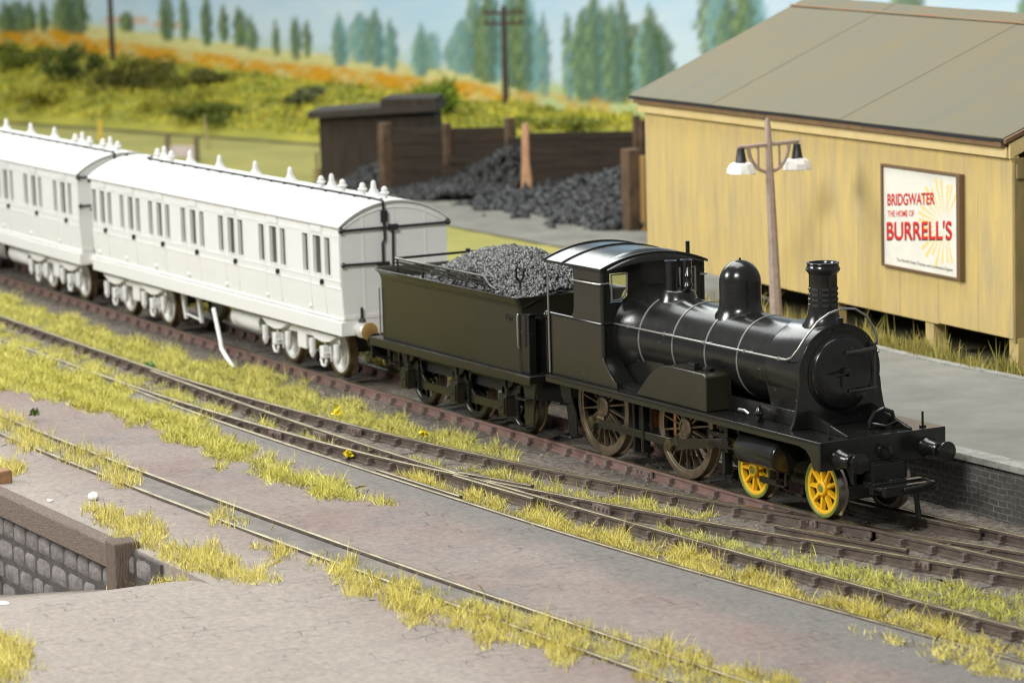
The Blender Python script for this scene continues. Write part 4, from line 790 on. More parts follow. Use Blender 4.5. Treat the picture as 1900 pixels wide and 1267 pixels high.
b = MB(); b.tube([(-2.9,-0.9,1.52),(-2.72,-0.9,1.53),(-2.55,-0.92,1.49)], 0.025, 6, 0); b.build('lever', steel_wire, loco)
b = MB(); b.box(-2.55,-2.2,-0.98,-0.86,1.402,1.46); b.lathe([(0.05,1.40),(0.06,1.5),(0.09,1.55),(0.05,1.60),(0.03,1.68),(0,1.69)], c=(-2.25,-0.92,0), n=12); b.build('lubricator', black, loco)
for k_ in range(4): MB().box(-5.95+0.0,-5.2,-1.05+0.09*k_,-1.0+0.09*k_,1.402,1.43+0.01*k_).build('tread_strip', black, loco)
# cab
side = [(-8.87,1.402),(-6.55,1.402),(-6.58,1.50),(-6.68,1.57),(-6.80,1.66),(-6.92,1.78),(-7.0,1.88),(-7.06,1.97),(-7.06,3.50),(-8.10,3.50),(-8.04,3.42),(-8.01,3.29),(-8.02,2.74),(-8.06,2.62),(-8.13,2.55),(-8.22,2.52),(-8.87,2.52)]
cab = []
for sy in (-1, 1):
    b = MB(); b.prism(side, 'y', sy*1.10, sy*1.045); cs_ = b.build('cab_side', olive if sy < 0 else black, loco, bevel=0.008)
    MB().tube([(-8.87,sy*1.10,2.525),(-7.06,sy*1.108,2.525),(-7.02,sy*1.09,2.525),(-7.01,sy*0.9,2.525)], 0.026, 8).build('beading', black, cs_)
    MB().tube([(-8.90,sy*1.13,1.42),(-8.90,sy*1.13,3.5)], 0.018, 8).build('handrail', steel_wire, cs_)
    MB().tube([(-8.02,sy*1.16,3.24),(-7.1,sy*1.16,3.25),(-7.0,sy*1.12,3.25),(-6.97,sy*0.97,3.26)], 0.018, 8).build('handrail', steel_wire, cs_)
    # curved foot of cab front
    b = MB(); fo = [(-6.55,1.402),(-6.58,1.50),(-6.68,1.57),(-6.80,1.66),(-6.92,1.78),(-7.0,1.88),(-7.06,1.97)]; vs = []
    for x, z in fo: vs += [(x, sy*1.08, z), (x, sy*0.72, z)]
    b.add(vs, [(2*i, 2*i+1, 2*i+3, 2*i+2) for i in range(len(fo)-1)]); b.build('cab_foot', black, loco)
b = MB(); xa, xb = -7.07, -7.02
def both(y0, y1, z0_, z1_):
    for sg in (-1, 1): b.box(xa, xb, min(sg*y0, sg*y1), max(sg*y0, sg*y1), z0_, z1_)
b.box(xa, xb, -0.53, 0.53, 1.45, 3.5); both(0.53,0.92,1.9,2.90); both(0.53,0.92,3.42,3.5); both(0.92,1.06,1.9,3.5)
Rr = 2.9; zc = 3.76-Rr
b.prism([(-1.06,3.5)]+[(y, zc+math.sqrt(Rr*Rr-y*y)-0.03) for y in np.linspace(-1.06,1.06,21)]+[(1.06,3.5)], 'x', xa, xb); b.build('cab_front', black, loco, sharp=30)
for sg in (-1, 1):
    MB().lathe([(0.06,0),(0.06,1.6)], c=(-7.06, sg*1.05, 1.92), n=16).build('cab_corner', black, loco)
    w = [(sg*y, z) for y, z in ((0.56,3.40),(0.89,3.40),(0.89,2.93),(0.72,2.94),(0.62,3.0),(0.57,3.1))]
    MB().prism(w, 'x', -7.05, -7.04).build('window', glass, loco)
    o = MB().tube([(-7.01,y,z) for y, z in w+[w[0]]], 0.020, 8).build('window_frame', bright_edge, loco)
prf = [(y, zc+math.sqrt(Rr*Rr-y*y)) for y in np.linspace(-1.15,1.15,31)]
b = MB(); b.prism(prf + [(y, z-0.05) for y, z in reversed(prf)], 'x', -9.0, -6.97); rf = b.build('cab_roof', black, loco, bevel=0.012, segs=3)
for x in (-8.98,-8.3,): MB().tube([(x,y,z+0.006) for y, z in prf], 0.022, 8).build('roof_strip', black, rf)
b = MB(); hoodn = 10; vs = []
ya = np.linspace(-1.02,1.02,31)
for k_ in range(hoodn+1):
    a = PI/2*k_/hoodn
    for y in ya:
        ztop = zc+math.sqrt(Rr*Rr-y*y)-0.07*(y/1.02)**2; vs.append((-7.25+0.35*math.sin(a)*1.0, y, ztop+0.035-0.20*(1-math.cos(a))*(1-(y/1.02)**2*0.75)))
b.add(vs, [(k_*31+i, k_*31+i+1, (k_+1)*31+i+1, (k_+1)*31+i) for k_ in range(hoodn) for i in range(30)]); b.build('roof_cowl', black, rf, sharp=70)
MB().tube([(-7.3,0.92,3.60),(-7.3,0.92,3.84)], 0.04, 10).build('lamp_iron', black, rf)
MB().box(-8.87,-7.08,-1.03,1.03,1.41,1.46).build('cab_floor', black_matt, loco)
MB().box(-7.35,-7.1,-0.7,0.7,1.46,2.9).build('backhead', black_matt, loco)
# frames under footplate
for sy in (-1, 1):
    MB().box(-8.8,-0.1,sy*0.50-0.03,sy*0.50+0.03,0.62,1.345).build('frame', black_matt, loco)
MB().box(-8.2,-3.6,-0.42,0.42,0.55,1.33).build('motion_block', black_matt, loco)
b = MB(); b.box(-6.45,-6.38,-0.85,-0.72,0.25,1.25); b.box(-6.1,-6.03,-0.88,-0.74,0.3,1.2); b.box(-6.45,-5.95,-0.86,-0.80,0.22,0.28); b.box(-6.32,-6.22,-0.80,-0.7,0.5,1.1); b.build('brake_hanger', black, loco)
b = MB(); b.box(-6.0,-5.94,-0.70,-0.60,0.75,1.05); b.box(-5.3,-5.22,-0.70,-0.66,0.7,1.1); b.build('pickup_strip', copper, loco)
b = MB(); b.box(-3.5,-3.42,-0.86,-0.70,0.3,1.2); b.box(-3.75,-3.1,-0.98,-0.88,0.98,1.06); b.box(-3.75,-3.1,-0.98,-0.88,0.80,0.87); b.box(-3.2,-3.1,-1.0,-0.8,0.75,1.2); b.box(-3.6,-2.9,-0.9,-0.8,1.1,1.2); b.lathe([(0.1,-0.98),(0.1,-1.06),(0,-1.06)], c=(-3.1,0,0.93), axis='y', n=14); b.build('slide_bar', black, loco)
# wheels
def spoke_wheel(name, x, sy, R_, rim, hub, nsp, m_sp, m_tyre, face_m=None, crank=None, sw=0.035, backing=None):
    yo = sy*0.72
    def L(prof): return [(r_, (t_*sy)) for r_, t_ in prof]
    b = MB(); c = (x, 0, R_)
    b.lathe(L([(hub,0.60),(hub,0.735),(hub*0.8,0.755),(hub*0.62,0.755),(hub*0.62,0.74),(0,0.74)]), c=c, axis='y', n=28)
    b.lathe(L([(rim-0.05,0.62),(rim-0.055,0.705),(rim-0.03,0.712),(rim+0.004,0.712),(rim+0.004,0.62)]), c=c, axis='y', n=56, caps=False)
    for k_ in range(nsp):
        a = 2*PI*(k_+0.5)/nsp; d = Vector((math.cos(a),0,math.sin(a))); p = Vector((-math.sin(a),0,math.cos(a))); vs = []
        for r_, w in ((hub*0.8, sw*1.25),(rim-0.03, sw*0.85)):
            for s1, yy in ((-1,0.64),(1,0.64),(0.6,0.705),(-0.6,0.705)): q = Vector(c)+d*r_+p*w*s1; vs.append((q.x, yy*sy, q.z))
        b.add(vs, [(0,1,2,3),(7,6,5,4),(0,4,5,1),(1,5,6,2),(2,6,7,3),(3,7,4,0)])
    if crank:
        ca_, cr = crank; d = Vector((math.cos(ca_),0,math.sin(ca_))); q = Vector(c)+d*cr
        b.lathe(L([(0.13,0.62),(0.13,0.745),(0,0.745)]), c=(q.x,0,q.z), axis='y', n=16)
        M3 = Matrix.Rotation(-ca_, 3, 'Y'); b.obox(Vector(c)+d*cr*0.5+Vector((0,sy*0.68,0)), cr*0.5, 0.055, 0.12, M3)
    w_ = b.build(name, m_sp, loco, sharp=35)
    b = MB(); b.lathe(L([(rim,0.60),(rim,0.715),(rim+0.01,0.725),(R_-0.03,0.73),(R_-0.004,0.722)]), c=c, axis='y', n=72, caps=False); b.build('wheel_rim', face_m or m_sp, w_, sharp=40)
    b = MB(); b.lathe(L([(R_-0.004,0.722),(R_,0.71),(R_+0.004,0.60),(R_+0.05,0.585),(R_+0.052,0.565),(R_+0.03,0.55),(rim,0.55)]), c=c, axis='y', n=72, caps=False); b.build('tyre', m_tyre, w_, sharp=40)
    b = MB(); b.lathe(L([(0.0,0.60),(rim,0.60)]), c=c, axis='y', n=40, caps=False); 
    if backing: b.build('wheel_back', backing, w_)
    return w_
CA = math.radians(-112); CR = 0.31
for x in (-4.88, -7.69):
    for sy in (-1, 1): spoke_wheel('driving_wheel', x, sy, 0.9, 0.79, 0.19, 18, bronze, bronze, crank=(CA, CR) if sy < 0 else (CA+PI/2, CR), sw=0.024)
    MB().lathe([(0.09,-0.6),(0.09,0.6)], c=(x,0,0.9), axis='y', n=12).build('axle', black_matt, loco)
gdark = mat('green_dark_back', (0.10,0.13,0.02), 0.5)
for x in (-0.73, -2.74):
    for sy in (-1, 1):
        spoke_wheel('bogie_wheel', x, sy, 0.488, 0.42, 0.13, 9 if sy < 0 else 9, yellow if sy < 0 else black, tread if x > -1 else bronze, face_m=green_rim if sy < 0 else black, sw=0.040, backing=gdark if sy < 0 else black_matt)
    for sy in (-1,): MB().lathe([(0.058,-0.755),(0.058,-0.745),(0,-0.762)], c=(x,0,0.488), axis='y', n=16).build('axle_end', green_rim, loco)
    MB().lathe([(0.06,-0.6),(0.06,0.6)], c=(x,0,0.488), axis='y', n=12).build('axle', black_matt, loco)
b = MB(); b.box(-3.2,-0.25,-0.50,-0.42,0.38,0.62); b.box(-3.2,-0.25,0.42,0.50,0.38,0.62); b.box(-2.0,-1.4,-0.42,0.42,0.4,0.75); b.box(-0.35,-0.2,-0.55,0.55,0.35,0.6); b.build('bogie_frame', black, loco, bevel=0.01)
MB().box(-2.95,-2.6,-1.12,-0.86,0.86,0.90).box(-2.75,-2.7,-0.95,-0.9,0.7,0.88).build('bogie_step', black, loco, bevel=0.008)
b = MB(); b.box(-2.35,-1.85,-0.86,-0.82,0.40,0.46); b.box(-1.62,-1.55,-0.86,-0.82,0.35,0.65); b.box(-2.35,-1.55,-0.86,-0.82,0.36,0.40); b.box(-1.72,-1.45,-0.88,-0.78,0.62,0.70); b.ball((-1.6,-0.85,0.72),0.06,8); b.build('guard_bracket', black, loco)
# coupling and connecting rods
dxc, dzc = CR*math.cos(CA), CR*math.sin(CA)
pR = (-7.69+dxc, 0.9+dzc); pF = (-4.88+dxc, 0.9+dzc); pC = (-3.1, 0.93)
def rod(p, q, y, w0, w1, name, thick=0.05):
    d = Vector((q[0]-p[0],0,q[1]-p[1])); L_ = d.length; d.normalize(); u = Vector((-d.z,0,d.x)); vs = []
    for yy in (y-thick/2, y+thick/2):
        for r_, w in ((0,w0),(L_*0.25,w0*0.72),(L_,w1)):
            for sg in (-1,1): c_ = Vector((p[0],yy,p[1]))+d*r_+u*w*sg; vs.append(c_)
    f_ = [(0,2,3,1),(2,4,5,3),(6,7,9,8),(8,9,11,10),(0,6,8,2),(2,8,10,4),(1,3,9,7),(3,5,11,9),(0,1,7,6),(4,10,11,5)]
    return MB().add(vs, f_).build(name, olive, loco, bevel=0.01)
rod(pR, pF, -0.84, 0.085, 0.085, 'coupling_rod'); rod(pF, pC, -0.93, 0.125, 0.075, 'connecting_rod')
for p, y0, y1 in ((pR,-0.72,-0.93),(pF,-0.72,-1.02)):
    MB().lathe([(0.09,y0),(0.09,y1+0.06)], c=(p[0],0,p[1]), axis='y', n=16).build('crank_pin', bronze, loco)
    MB().lathe([(0.125,y1+0.06),(0.125,y1),(0.06,y1-0.02),(0,y1-0.02)], c=(p[0],0,p[1]), axis='y', n=6).build('crank_nut', mat('nut_brass', (0.09,0.075,0.03), 0.3, 0.6), loco)
MB().lathe([(0.08,-0.88),(0.085,-0.97),(0,-0.985)], c=(pC[0],0,pC[1]), axis='y', n=16).build('crosshead_pin', mat('pin_brass', (0.30,0.22,0.06), 0.3, 0.8), loco)
for sy in (-1, 1):
    b = MB(); b.lathe([(0.0,-2.62),(0.24,-2.62),(0.265,-2.58),(0.265,-1.52),(0.275,-1.51),(0.275,-1.45),(0.255,-1.44),(0.25,-1.42),(0,-1.40)], c=(0, sy*0.96, 0.93), axis='x', n=40); b.box(-2.55,-1.5,sy*0.95,sy*0.45,0.8,1.3); b.build('cylinder', black, loco, sharp=40)
# steps, coupler
for sy in (-1, 1):
    b = MB(); b.prism([(-8.68,1.30),(-8.28,1.30),(-8.25,1.02),(-8.10,0.75),(-8.08,0.32),(-8.33,0.30),(-8.45,0.85),(-8.62,1.0)], 'y', sy*1.06, sy*1.03); st_ = b.build('cab_step', black, loco)
    MB().box(-8.75,-8.42,sy*1.10-0.12,sy*1.10+0.1,0.88,0.915).build('tread', black, st_, bevel=0.008); MB().box(-8.42,-8.05,sy*1.10-0.12,sy*1.10+0.1,0.30,0.335).build('tread', black, st_, bevel=0.008)
b = MB(); b.box(-0.35,0.35,-0.12,0.12,0.60,0.72); b.box(0.28,0.40,-0.50,0.50,0.52,0.70); b.box(0.05,0.30,-0.45,-0.38,0.60,0.70)
b.tube([(0.25,0.45,0.62),(0.45,0.50,0.66),(0.65,0.45,0.66),(0.68,0.2,0.62),(0.66,-0.1,0.6)], 0.045, 6); b.prism([(0.36,-0.5),(0.62,-0.44),(0.62,0.5),(0.36,0.55)], 'z', 0.60, 0.66); b.box(0.56,0.66,-0.45,0.55,0.52,0.68); b.build('coupling', black, loco, bevel=0.01)
MB().tube([(0.36,0.36,0.55),(0.40,0.36,0.3),(0.45,0.36,0.06)], [0.03,0.045,0.05], 8).build('coupling_hook', black, loco)
b = MB(); b.lathe([(0.17,-0.05),(0.17,0.1)], c=(0.05,0.52,0.55), axis='y', n=24); 
b = MB(); b.box(-0.75,0.05,-0.36,0.36,0.85,0.98); b.box(-0.2,0.15,-0.3,0.3,0.62,0.95); b.build('drawbar_housing', black_matt, loco)

# ------------------------------------------------------------------ tender
tn = tag(empty('locomotive_tender', (-13,0,0)), 'black six wheeled coal tender behind the locomotive', 'tender')
TI = Matrix.Translation((13,0,0))
def tb(b, name, m_, parent=None, **k):
    o = b.build(name, m_, None, **k); o.parent = parent or tn; o.matrix_parent_inverse = TI if parent is None else Matrix.Identity(4)
    return o
b = MB(); b.box(-16.14,-9.46,-1.24,1.24,1.16,1.27); tb(b, 'footplate', black, bevel=0.01)
for sy in (-1,1): tb(MB().box(-16.14,-9.46,sy*1.245-0.015,sy*1.245+0.015,1.10,1.265), 'valance', olive if sy < 0 else black, bevel=0.006)
tb(MB().box(-16.18,-16.12,-1.22,1.22,0.82,1.26), 'buffer_beam', black)
def rrect(x0, x1, hw, r_, n=6):
    P = []
    for cx, cy, a0 in ((x1-r_, hw-r_, 0),(x0+r_, hw-r_, PI/2),(x0+r_, -hw+r_, PI),(x1-r_, -hw+r_, 3*PI/2)):
        for k_ in range(n+1): a = a0+PI/2*k_/n; P.append((cx+r_*math.cos(a), cy+r_*math.sin(a)))
    return P
b = MB(); lv = [(1.272,0),(2.46,0),(2.54,0.012),(2.61,0.04),(2.665,0.08),(2.695,0.10),(2.705,0.09),(2.69,0.07),(2.60,0.0),(2.50,-0.03)]; rings = []
for z, e in lv: rings.append([(x, y, z) for x, y in rrect(-15.82-e, -10.0+e*0.6, 1.14+e, 0.09)])
k_ = len(rings[0]); b.add([p for r_ in rings for p in r_], [(j*k_+i, j*k_+(i+1)%k_, (j+1)*k_+(i+1)%k_, (j+1)*k_+i) for j in range(len(rings)-1) for i in range(k_)] + [tuple((len(rings)-1)*k_+i for i in range(k_))])
b.mi = [0]*len(b.f); tb(b, 'tank', olive, sharp=35)
for sy in (-1,1):
    for z, xa_, xe in ((2.93,-15.35,-11.55),(2.86,-15.35,-11.45),(2.79,-15.35,-11.35)):
        tb(MB().tube([(-15.35,sy*0.55 if z > 2.9 else sy*0.98,z),(-15.35,sy*1.0,z),(-11.6,sy*1.0,z),(xe+0.25,sy*1.0,2.72)], 0.026, 6), 'coal_rail', olive)
    for x in (-15.3,-14.2,-13.1,-12.1): tb(MB().box(x-0.03,x+0.03,sy*0.985-0.015,sy*0.985+0.015,2.6,2.92), 'rail_stanchion', black)
tb(MB().tube([(-15.35,-0.55,2.93),(-15.35,0.55,2.93)], 0.026, 6), 'coal_rail', black)
tb(MB().tube([(-15.5,0.75,2.6),(-15.5,0.75,2.98)], 0.05, 10), 'vent_pipe', black)
for x, y in ((-12.15,-0.35),(-10.45,-0.85),(-12.35,-0.15)):
    tb(MB().tube([(x-0.0,y-0.12,3.17),(x,y-0.07,3.12),(x,y-0.09,3.03),(x,y-0.02,2.95),(x,y+0.02,2.95),(x,y+0.09,3.03),(x,y+0.07,3.12),(x,y+0.12,3.17)], 0.024, 6).tube([(x,y,2.6),(x,y,2.96)], 0.024, 6), 'tool_rest', black)
b = MB(); b.box(-10.02,-9.72,-1.10,-0.95,1.27,2.38); b.box(-10.02,-9.72,0.95,1.10,1.27,2.38); b.box(-10.1,-9.68,-1.12,-0.93,2.38,2.41); b.box(-9.98,-9.9,-0.95,0.95,1.27,2.3); tb(b, 'front_panel', black, bevel=0.008)
tb(MB().tube([(-9.98,-1.17,1.75),(-9.98,-1.19,1.8),(-9.98,-1.19,2.35),(-9.98,-1.17,2.4)], 0.022, 8), 'handrail', steel_wire); tb(MB().tube([(-15.80,-1.17,1.3),(-15.80,-1.17,2.3)], 0.018, 8), 'handrail', steel_wire)
tb(MB().tube([(-10.45,-1.14,2.34),(-10.45,-1.17,2.32),(-10.45,-1.17,2.25),(-10.30,-1.17,2.25),(-10.30,-1.17,2.32)], 0.012, 6), 'lamp_hook', black)
tb(MB().tube([(-9.62,-0.75,1.27),(-9.62,-0.75,2.35)], 0.045, 10).ball((-9.62,-0.75,2.38),0.09,12), 'hand_brake', black)
for sy in (-1,1):
    y0, y1 = (sy*1.02, sy*0.97)
    b = MB(); b.box(-15.9,-10.0,y0,y1,0.98,1.16)
    for xw in (-14.74,-12.62,-10.65):
        b.prism([(xw-0.42,1.0),(xw+0.42,1.0),(xw+0.26,0.62),(xw+0.24,0.36),(xw-0.24,0.36),(xw-0.26,0.62)], 'y', y0, y1)
    b.box(-14.6,-10.8,y0,y1,0.40,0.56)
    for xw in (-13.68,-11.63): b.prism([(xw-0.75,0.56),(xw-0.45,0.56),(xw-0.62,0.68),(xw-0.68,0.98),(xw-0.80,0.98)], 'y', y0, y1); b.prism([(xw+0.75,0.56),(xw+0.45,0.56),(xw+0.62,0.68),(xw+0.68,0.98),(xw+0.80,0.98)], 'y', y0, y1)
    tb(b, 'frame', olive if sy < 0 else black_matt, bevel=0.008)
    for xw in (-14.74,-12.62,-10.65):
        b = MB(); b.box(xw-0.15,xw+0.13,sy*1.02,sy*1.20,0.36,0.76); b.box(xw-0.12,xw+0.10,sy*1.20,sy*1.23,0.40,0.72); b.box(xw-0.17,xw+0.15,sy*1.02,sy*1.19,0.74,0.79); b.box(xw-0.05,xw+0.03,sy*1.02,sy*1.12,0.78,0.92); b.ball((xw,sy*1.24,0.56),0.025,8); ab = tb(b, 'axlebox', olive if sy < 0 else black, bevel=0.012)
        b = MB(); b.prism([(xw-0.38,1.14),(xw+0.38,1.14),(xw+0.20,0.95),(xw+0.05,0.90),(xw-0.05,0.90),(xw-0.20,0.95)], 'y', sy*1.03, sy*1.11); b.box(xw-0.03,xw+0.03,sy*1.11,sy*1.14,0.9,1.14); tb(b, 'leaf_spring', black)
        b = MB()
        for zz in (0.42,0.52,0.64,0.74): b.box(xw+0.16,xw+0.36,sy*1.02,sy*1.06,zz-0.012,zz+0.012); b.ball((xw+0.30,sy*1.05,zz+0.05),0.02,6)
        b.box(xw+0.35,xw+0.39,sy*1.02,sy*1.08,0.36,0.84); tb(b, 'horn_guide', black)
    b = MB(); b.prism([(-9.98,1.12),(-9.48,1.12),(-9.54,0.85),(-9.61,0.30),(-9.91,0.30),(-9.91,0.85)], 'y', sy*1.08, sy*1.12); stp = tb(b, 'step_plate', olive if sy < 0 else black)
    tb(MB().box(-9.96,-9.58,sy*1.12,sy*1.30,0.80,0.83), 'tread', black, bevel=0.006); tb(MB().box(-9.96,-9.58,sy*1.12,sy*1.30,0.26,0.29), 'tread', black, bevel=0.006)
    tb(MB().box(-15.9,-15.6,sy*1.03,sy*1.25,0.86,0.89).box(-15.74,-15.62,sy*1.0,sy*1.06,0.70,1.16), 'rear_step', black); tb(MB().box(-15.35,-15.1,sy*1.03,sy*1.2,0.80,0.83).box(-15.3,-15.2,sy*1.0,sy*1.06,0.66,1.16), 'rear_step', black)
    tb(MB().lathe([(0.13,0),(0.10,-0.12),(0.09,-0.32),(0.06,-0.34),(0.06,-0.45),(0.17,-0.50),(0.17,-0.53),(0,-0.545)], c=(-16.18,sy*0.865,1.06), axis='x', n=20), 'buffer', black)
lo0 = loco
for xw in (-14.74,-12.62,-10.65):
    for sy in (-1,1):
        loco = tn; w_ = spoke_wheel('tender_wheel', xw, sy, 0.595, 0.51, 0.12, 10, black, bronze, sw=0.03); loco = lo0
        w_.matrix_parent_inverse = TI
    tb(MB().lathe([(0.08,-0.95),(0.08,0.95)], c=(xw,0,0.595), axis='y', n=12), 'axle', black_matt)
tb(MB().box(-16.0,-9.6,-0.9,0.9,0.75,1.16), 'underframe', black_matt)
def tz(x, y):
    a = (x+12.15)/2.65; bq = y/1.12; return 2.50 + 0.84*max(0, 1-abs(a)**2.1)*max(0, 1-abs(bq)**2.4) + 0.03*noise2(x*5,y*5)
n = 11000; xs_ = rng.uniform(-15.3,-10.0,n); ys_ = rng.uniform(-1.02,1.02,n); P = np.array([(a,b_,tz(a,b_)) for a,b_ in zip(xs_,ys_)])
lumps('tender_coal', mat('coal_glint', (0.035,0.037,0.036), 0.20, col2=(0.10,0.104,0.10), scale=12, spec=0.7), P, 0.046, 'heaped glinting coal load filling the tender', 'coal')
b = MB(); gx, gy = 40, 16; vs = [(-15.35+5.4*i/gx, -1.05+2.1*j/gy, tz(-15.35+5.4*i/gx, -1.05+2.1*j/gy)-0.03) for j in range(gy+1) for i in range(gx+1)]
b.add(vs, [(j*(gx+1)+i, j*(gx+1)+i+1, (j+1)*(gx+1)+i+1, (j+1)*(gx+1)+i) for j in range(gy) for i in range(gx)]); o = b.build('coal_bed', coal_m); o.parent = bpy.data.objects['tender_coal']

# ------------------------------------------------------------------ coaches
def make_coach():
    r_ = tag(empty('passenger_coach', (0,0,0)), 'front white plain coach next to the tender, seven compartments', 'coach', 'white passenger coaches')
    LEN = 14.6; zs0, zs1 = 1.07, 1.37; zw0, zw1, ze = 2.30, 3.11, 3.38; BW = 1.25
    MB().box(-LEN, 0, -1.29, 1.29, zs0, zs1).build('solebar', white, r_, bevel=0.012)
    wins = [(-14.30,-14.08,-13.86,-13.55,-13.42,-13.20)]
    w_img = [[-14.52,-14.24,-13.98,-13.66,-13.46,-13.20],[-12.62,-12.38,-12.08,-11.76,-11.57,-11.31],[-10.76,-10.50,-10.22,-9.90,-9.68,-9.42],[-8.72,-8.45,-8.15,-7.81,-7.59,-7.34],[-6.49,-6.21,-5.95,-5.57,-5.37,-5.10],[-4.22,-3.92,-3.63,-3.25,-3.06,-2.79],[-1.89,-1.61,-1.35,-0.96,-0.77,-0.50]]
    low = [(-1.20,1.37),(-1.245,1.42),(-1.215,1.45),(-1.225,1.60),(-1.245,1.85),(-1.25,2.05),(-1.25,zw0)]
    for sy in (-1, 1):
        b = MB(); outl = [(sy*-y, z) for y, z in low]; inn = [(sy*1.17, zw0),(sy*1.13,1.37)]
        b.prism(outl+inn, 'x', -LEN+0.02, -0.02)
        b.box(-LEN+0.02,-0.02, min(sy*1.17,sy*BW), max(sy*1.17,sy*BW), zw1, ze)
        xs_ = [-LEN+0.02]+[v for w in w_img for v in w]+[-0.02]
        for i in range(0, len(xs_), 2): b.box(xs_[i], xs_[i+1], min(sy*1.17,sy*BW), max(sy*1.17,sy*BW), zw0, zw1)
        b.build('side_wall', white, r_, sharp=40)
        b = MB()
        for z in (2.22,2.06,1.50,zw1+0.06): b.box(-LEN+0.02,-0.02, min(sy*BW,sy*(BW+0.014)), max(sy*BW,sy*(BW+0.014)), z-0.012, z+0.012) if z > 1.8 else None
        for w in w_img:
            for x in (w[1]+0.06, w[4]-0.07): b.box(x-0.012,x+0.012, min(sy*BW,sy*(BW+0.012)), max(sy*BW,sy*(BW+0.012)), 2.0, ze-0.02); b.prism([(sy*1.222,1.46),(sy*1.236,1.46),(sy*1.262,2.0),(sy*1.25,2.0)], 'x', x-0.008, x+0.008)
            b.box(w[2]-0.06,w[3]+0.06, min(sy*BW,sy*(BW+0.03)), max(sy*BW,sy*(BW+0.03)), 3.19, 3.33)
            for a_, c_ in ((w[0],w[1]),(w[2],w[3]),(w[4],w[5])):
                for (x0_, x1_, z0_, z1_) in ((a_-0.03,c_+0.03,zw1,zw1+0.025),(a_-0.03,c_+0.03,zw0-0.025,zw0),(a_-0.03,a_,zw0,zw1),(c_,c_+0.03,zw0,zw1)): b.box(x0_,x1_, min(sy*BW,sy*(BW+0.016)), max(sy*BW,sy*(BW+0.016)), z0_, z1_)
        b.build('beading', white, r_)
        for w in w_img:
            for a_, c_ in ((w[0],w[1]),(w[2],w[3]),(w[4],w[5])): MB().box(a_-0.02,c_+0.02, min(sy*1.18,sy*1.19), max(sy*1.18,sy*1.19), zw0-0.02, zw1+0.02).build('window_pane', coach_glass, r_)
            hx = w[3]+0.03
            b = MB(); b.lathe([(0.05,sy*1.25),(0.05,sy*1.28),(0.02,sy*1.28),(0.02,sy*1.32),(0,sy*1.32)], c=(hx,0,2.15), axis='y', n=12); b.tube([(hx+0.05,sy*1.31,2.19),(hx+0.01,sy*1.31,2.15),(hx+0.05,sy*1.31,2.09)], 0.028, 6); b.build('door_handle', pipe_black, r_)
        for x in (-14.2,-12.36,-10.45,-8.4,-6.15,-3.88,-1.61): MB().ball((x, sy*1.235, 1.56), 0.055, 10).build('step_bracket', white, r_)
    # ends
    for x0, x1 in ((-LEN, -LEN+0.06), (-0.06, 0)):
        R2 = (1.3**2+0.47**2)/(2*0.47); zc2 = 3.85-R2
        outl = [(-1.13,1.372),(-1.20,1.45),(-1.235,1.9),(-1.25,2.1),(-1.25,ze)]+[(y, zc2+math.sqrt(R2*R2-y*y)-0.008) for y in np.linspace(-1.25,1.25,21)]+[(1.25,ze),(1.25,2.1),(1.235,1.9),(1.20,1.45),(1.13,1.372)]
        MB().prism(outl, 'x', x0, x1).build('end_wall', white, r_)
        xf = x1 if x1 == 0 else x0; sg = 1 if x1 == 0 else -1
        b = MB()
        for y in (-0.72,0.0,0.74): b.box(min(xf,xf+sg*0.012), max(xf,xf+sg*0.012), y-0.02, y+0.02, 1.45, 3.62)
        b.box(min(xf,xf+sg*0.014), max(xf,xf+sg*0.014), -1.2, 1.2, 1.42, 1.5)
        y_arc = np.linspace(-1.18,1.18,21); b.tube([(xf, y, zc2+math.sqrt(R2*R2-y*y)-0.14) for y in y_arc], 0.02, 6); b.build('end_beading', white, r_)
        b = MB(); X = xf+sg*0.05
        b.tube([(X,-1.28,3.30),(X,1.27,3.30)], 0.028, 8); b.tube([(X,-1.26,2.58),(X,-0.25,2.56)], 0.028, 8)
        b.tube([(xf-sg*0.05,-0.25,3.90),(X-0.0,-0.26,3.86),(X,-0.24,3.62),(X,-0.24,3.05),(X,-0.29,2.98),(X,-0.29,2.5)], 0.03, 8); b.tube([(X,-0.04,3.3),(X,-0.06,2.45)], 0.028, 8)
        b.box(X-0.03,X+0.04,-0.31,-0.17,3.42,3.66); b.box(X-0.03,X+0.05,-0.14,0.06,3.24,3.36); b.box(X-0.03,X+0.05,-0.42,-0.16,2.50,2.58); b.ball((X,-1.25,3.31),0.07,8); b.ball((X,1.26,3.31),0.07,8); b.ball((X,-1.22,2.58),0.06,8)
        b.build('end_pipe', pipe_black, r_)
        b = MB(); b.lathe([(0.09,1.37),(0.05,1.42),(0.03,1.45),(0.03,1.66),(0,1.67)], c=(X+sg*0.02,-0.84,0), n=10); b.build('lamp_bracket', pipe_black, r_)
        for y in (-0.84,0.84):
            bf_ = MB().lathe([(0.17,0),(0.17,sg*0.10),(0.10,sg*0.13),(0.10,sg*0.36)], c=(xf,y,1.19), axis='x', n=20).build('buffer', white, r_)
            MB().lathe([(0.07,sg*0.36),(0.185,sg*0.40),(0.19,sg*0.43),(0.10,sg*0.455),(0.0,sg*0.46)], c=(xf,y,1.19), axis='x', n=32).build('buffer_head', brass, bf_)
    MB().box(-LEN+0.1,-0.1,-1.15,1.15,1.38,1.44).build('floor', white, r_)
    for x in (-13.0,-11.05,-9.1,-6.9,-4.65,-2.3): MB().box(x-0.03,x+0.03,-1.12,1.12,1.45,3.3).build('partition', white, r_)
    # roof
    R2 = (1.31**2+0.48**2)/(2*0.48); zc2 = 3.87-R2; ys = np.linspace(-1.31,1.31,33)
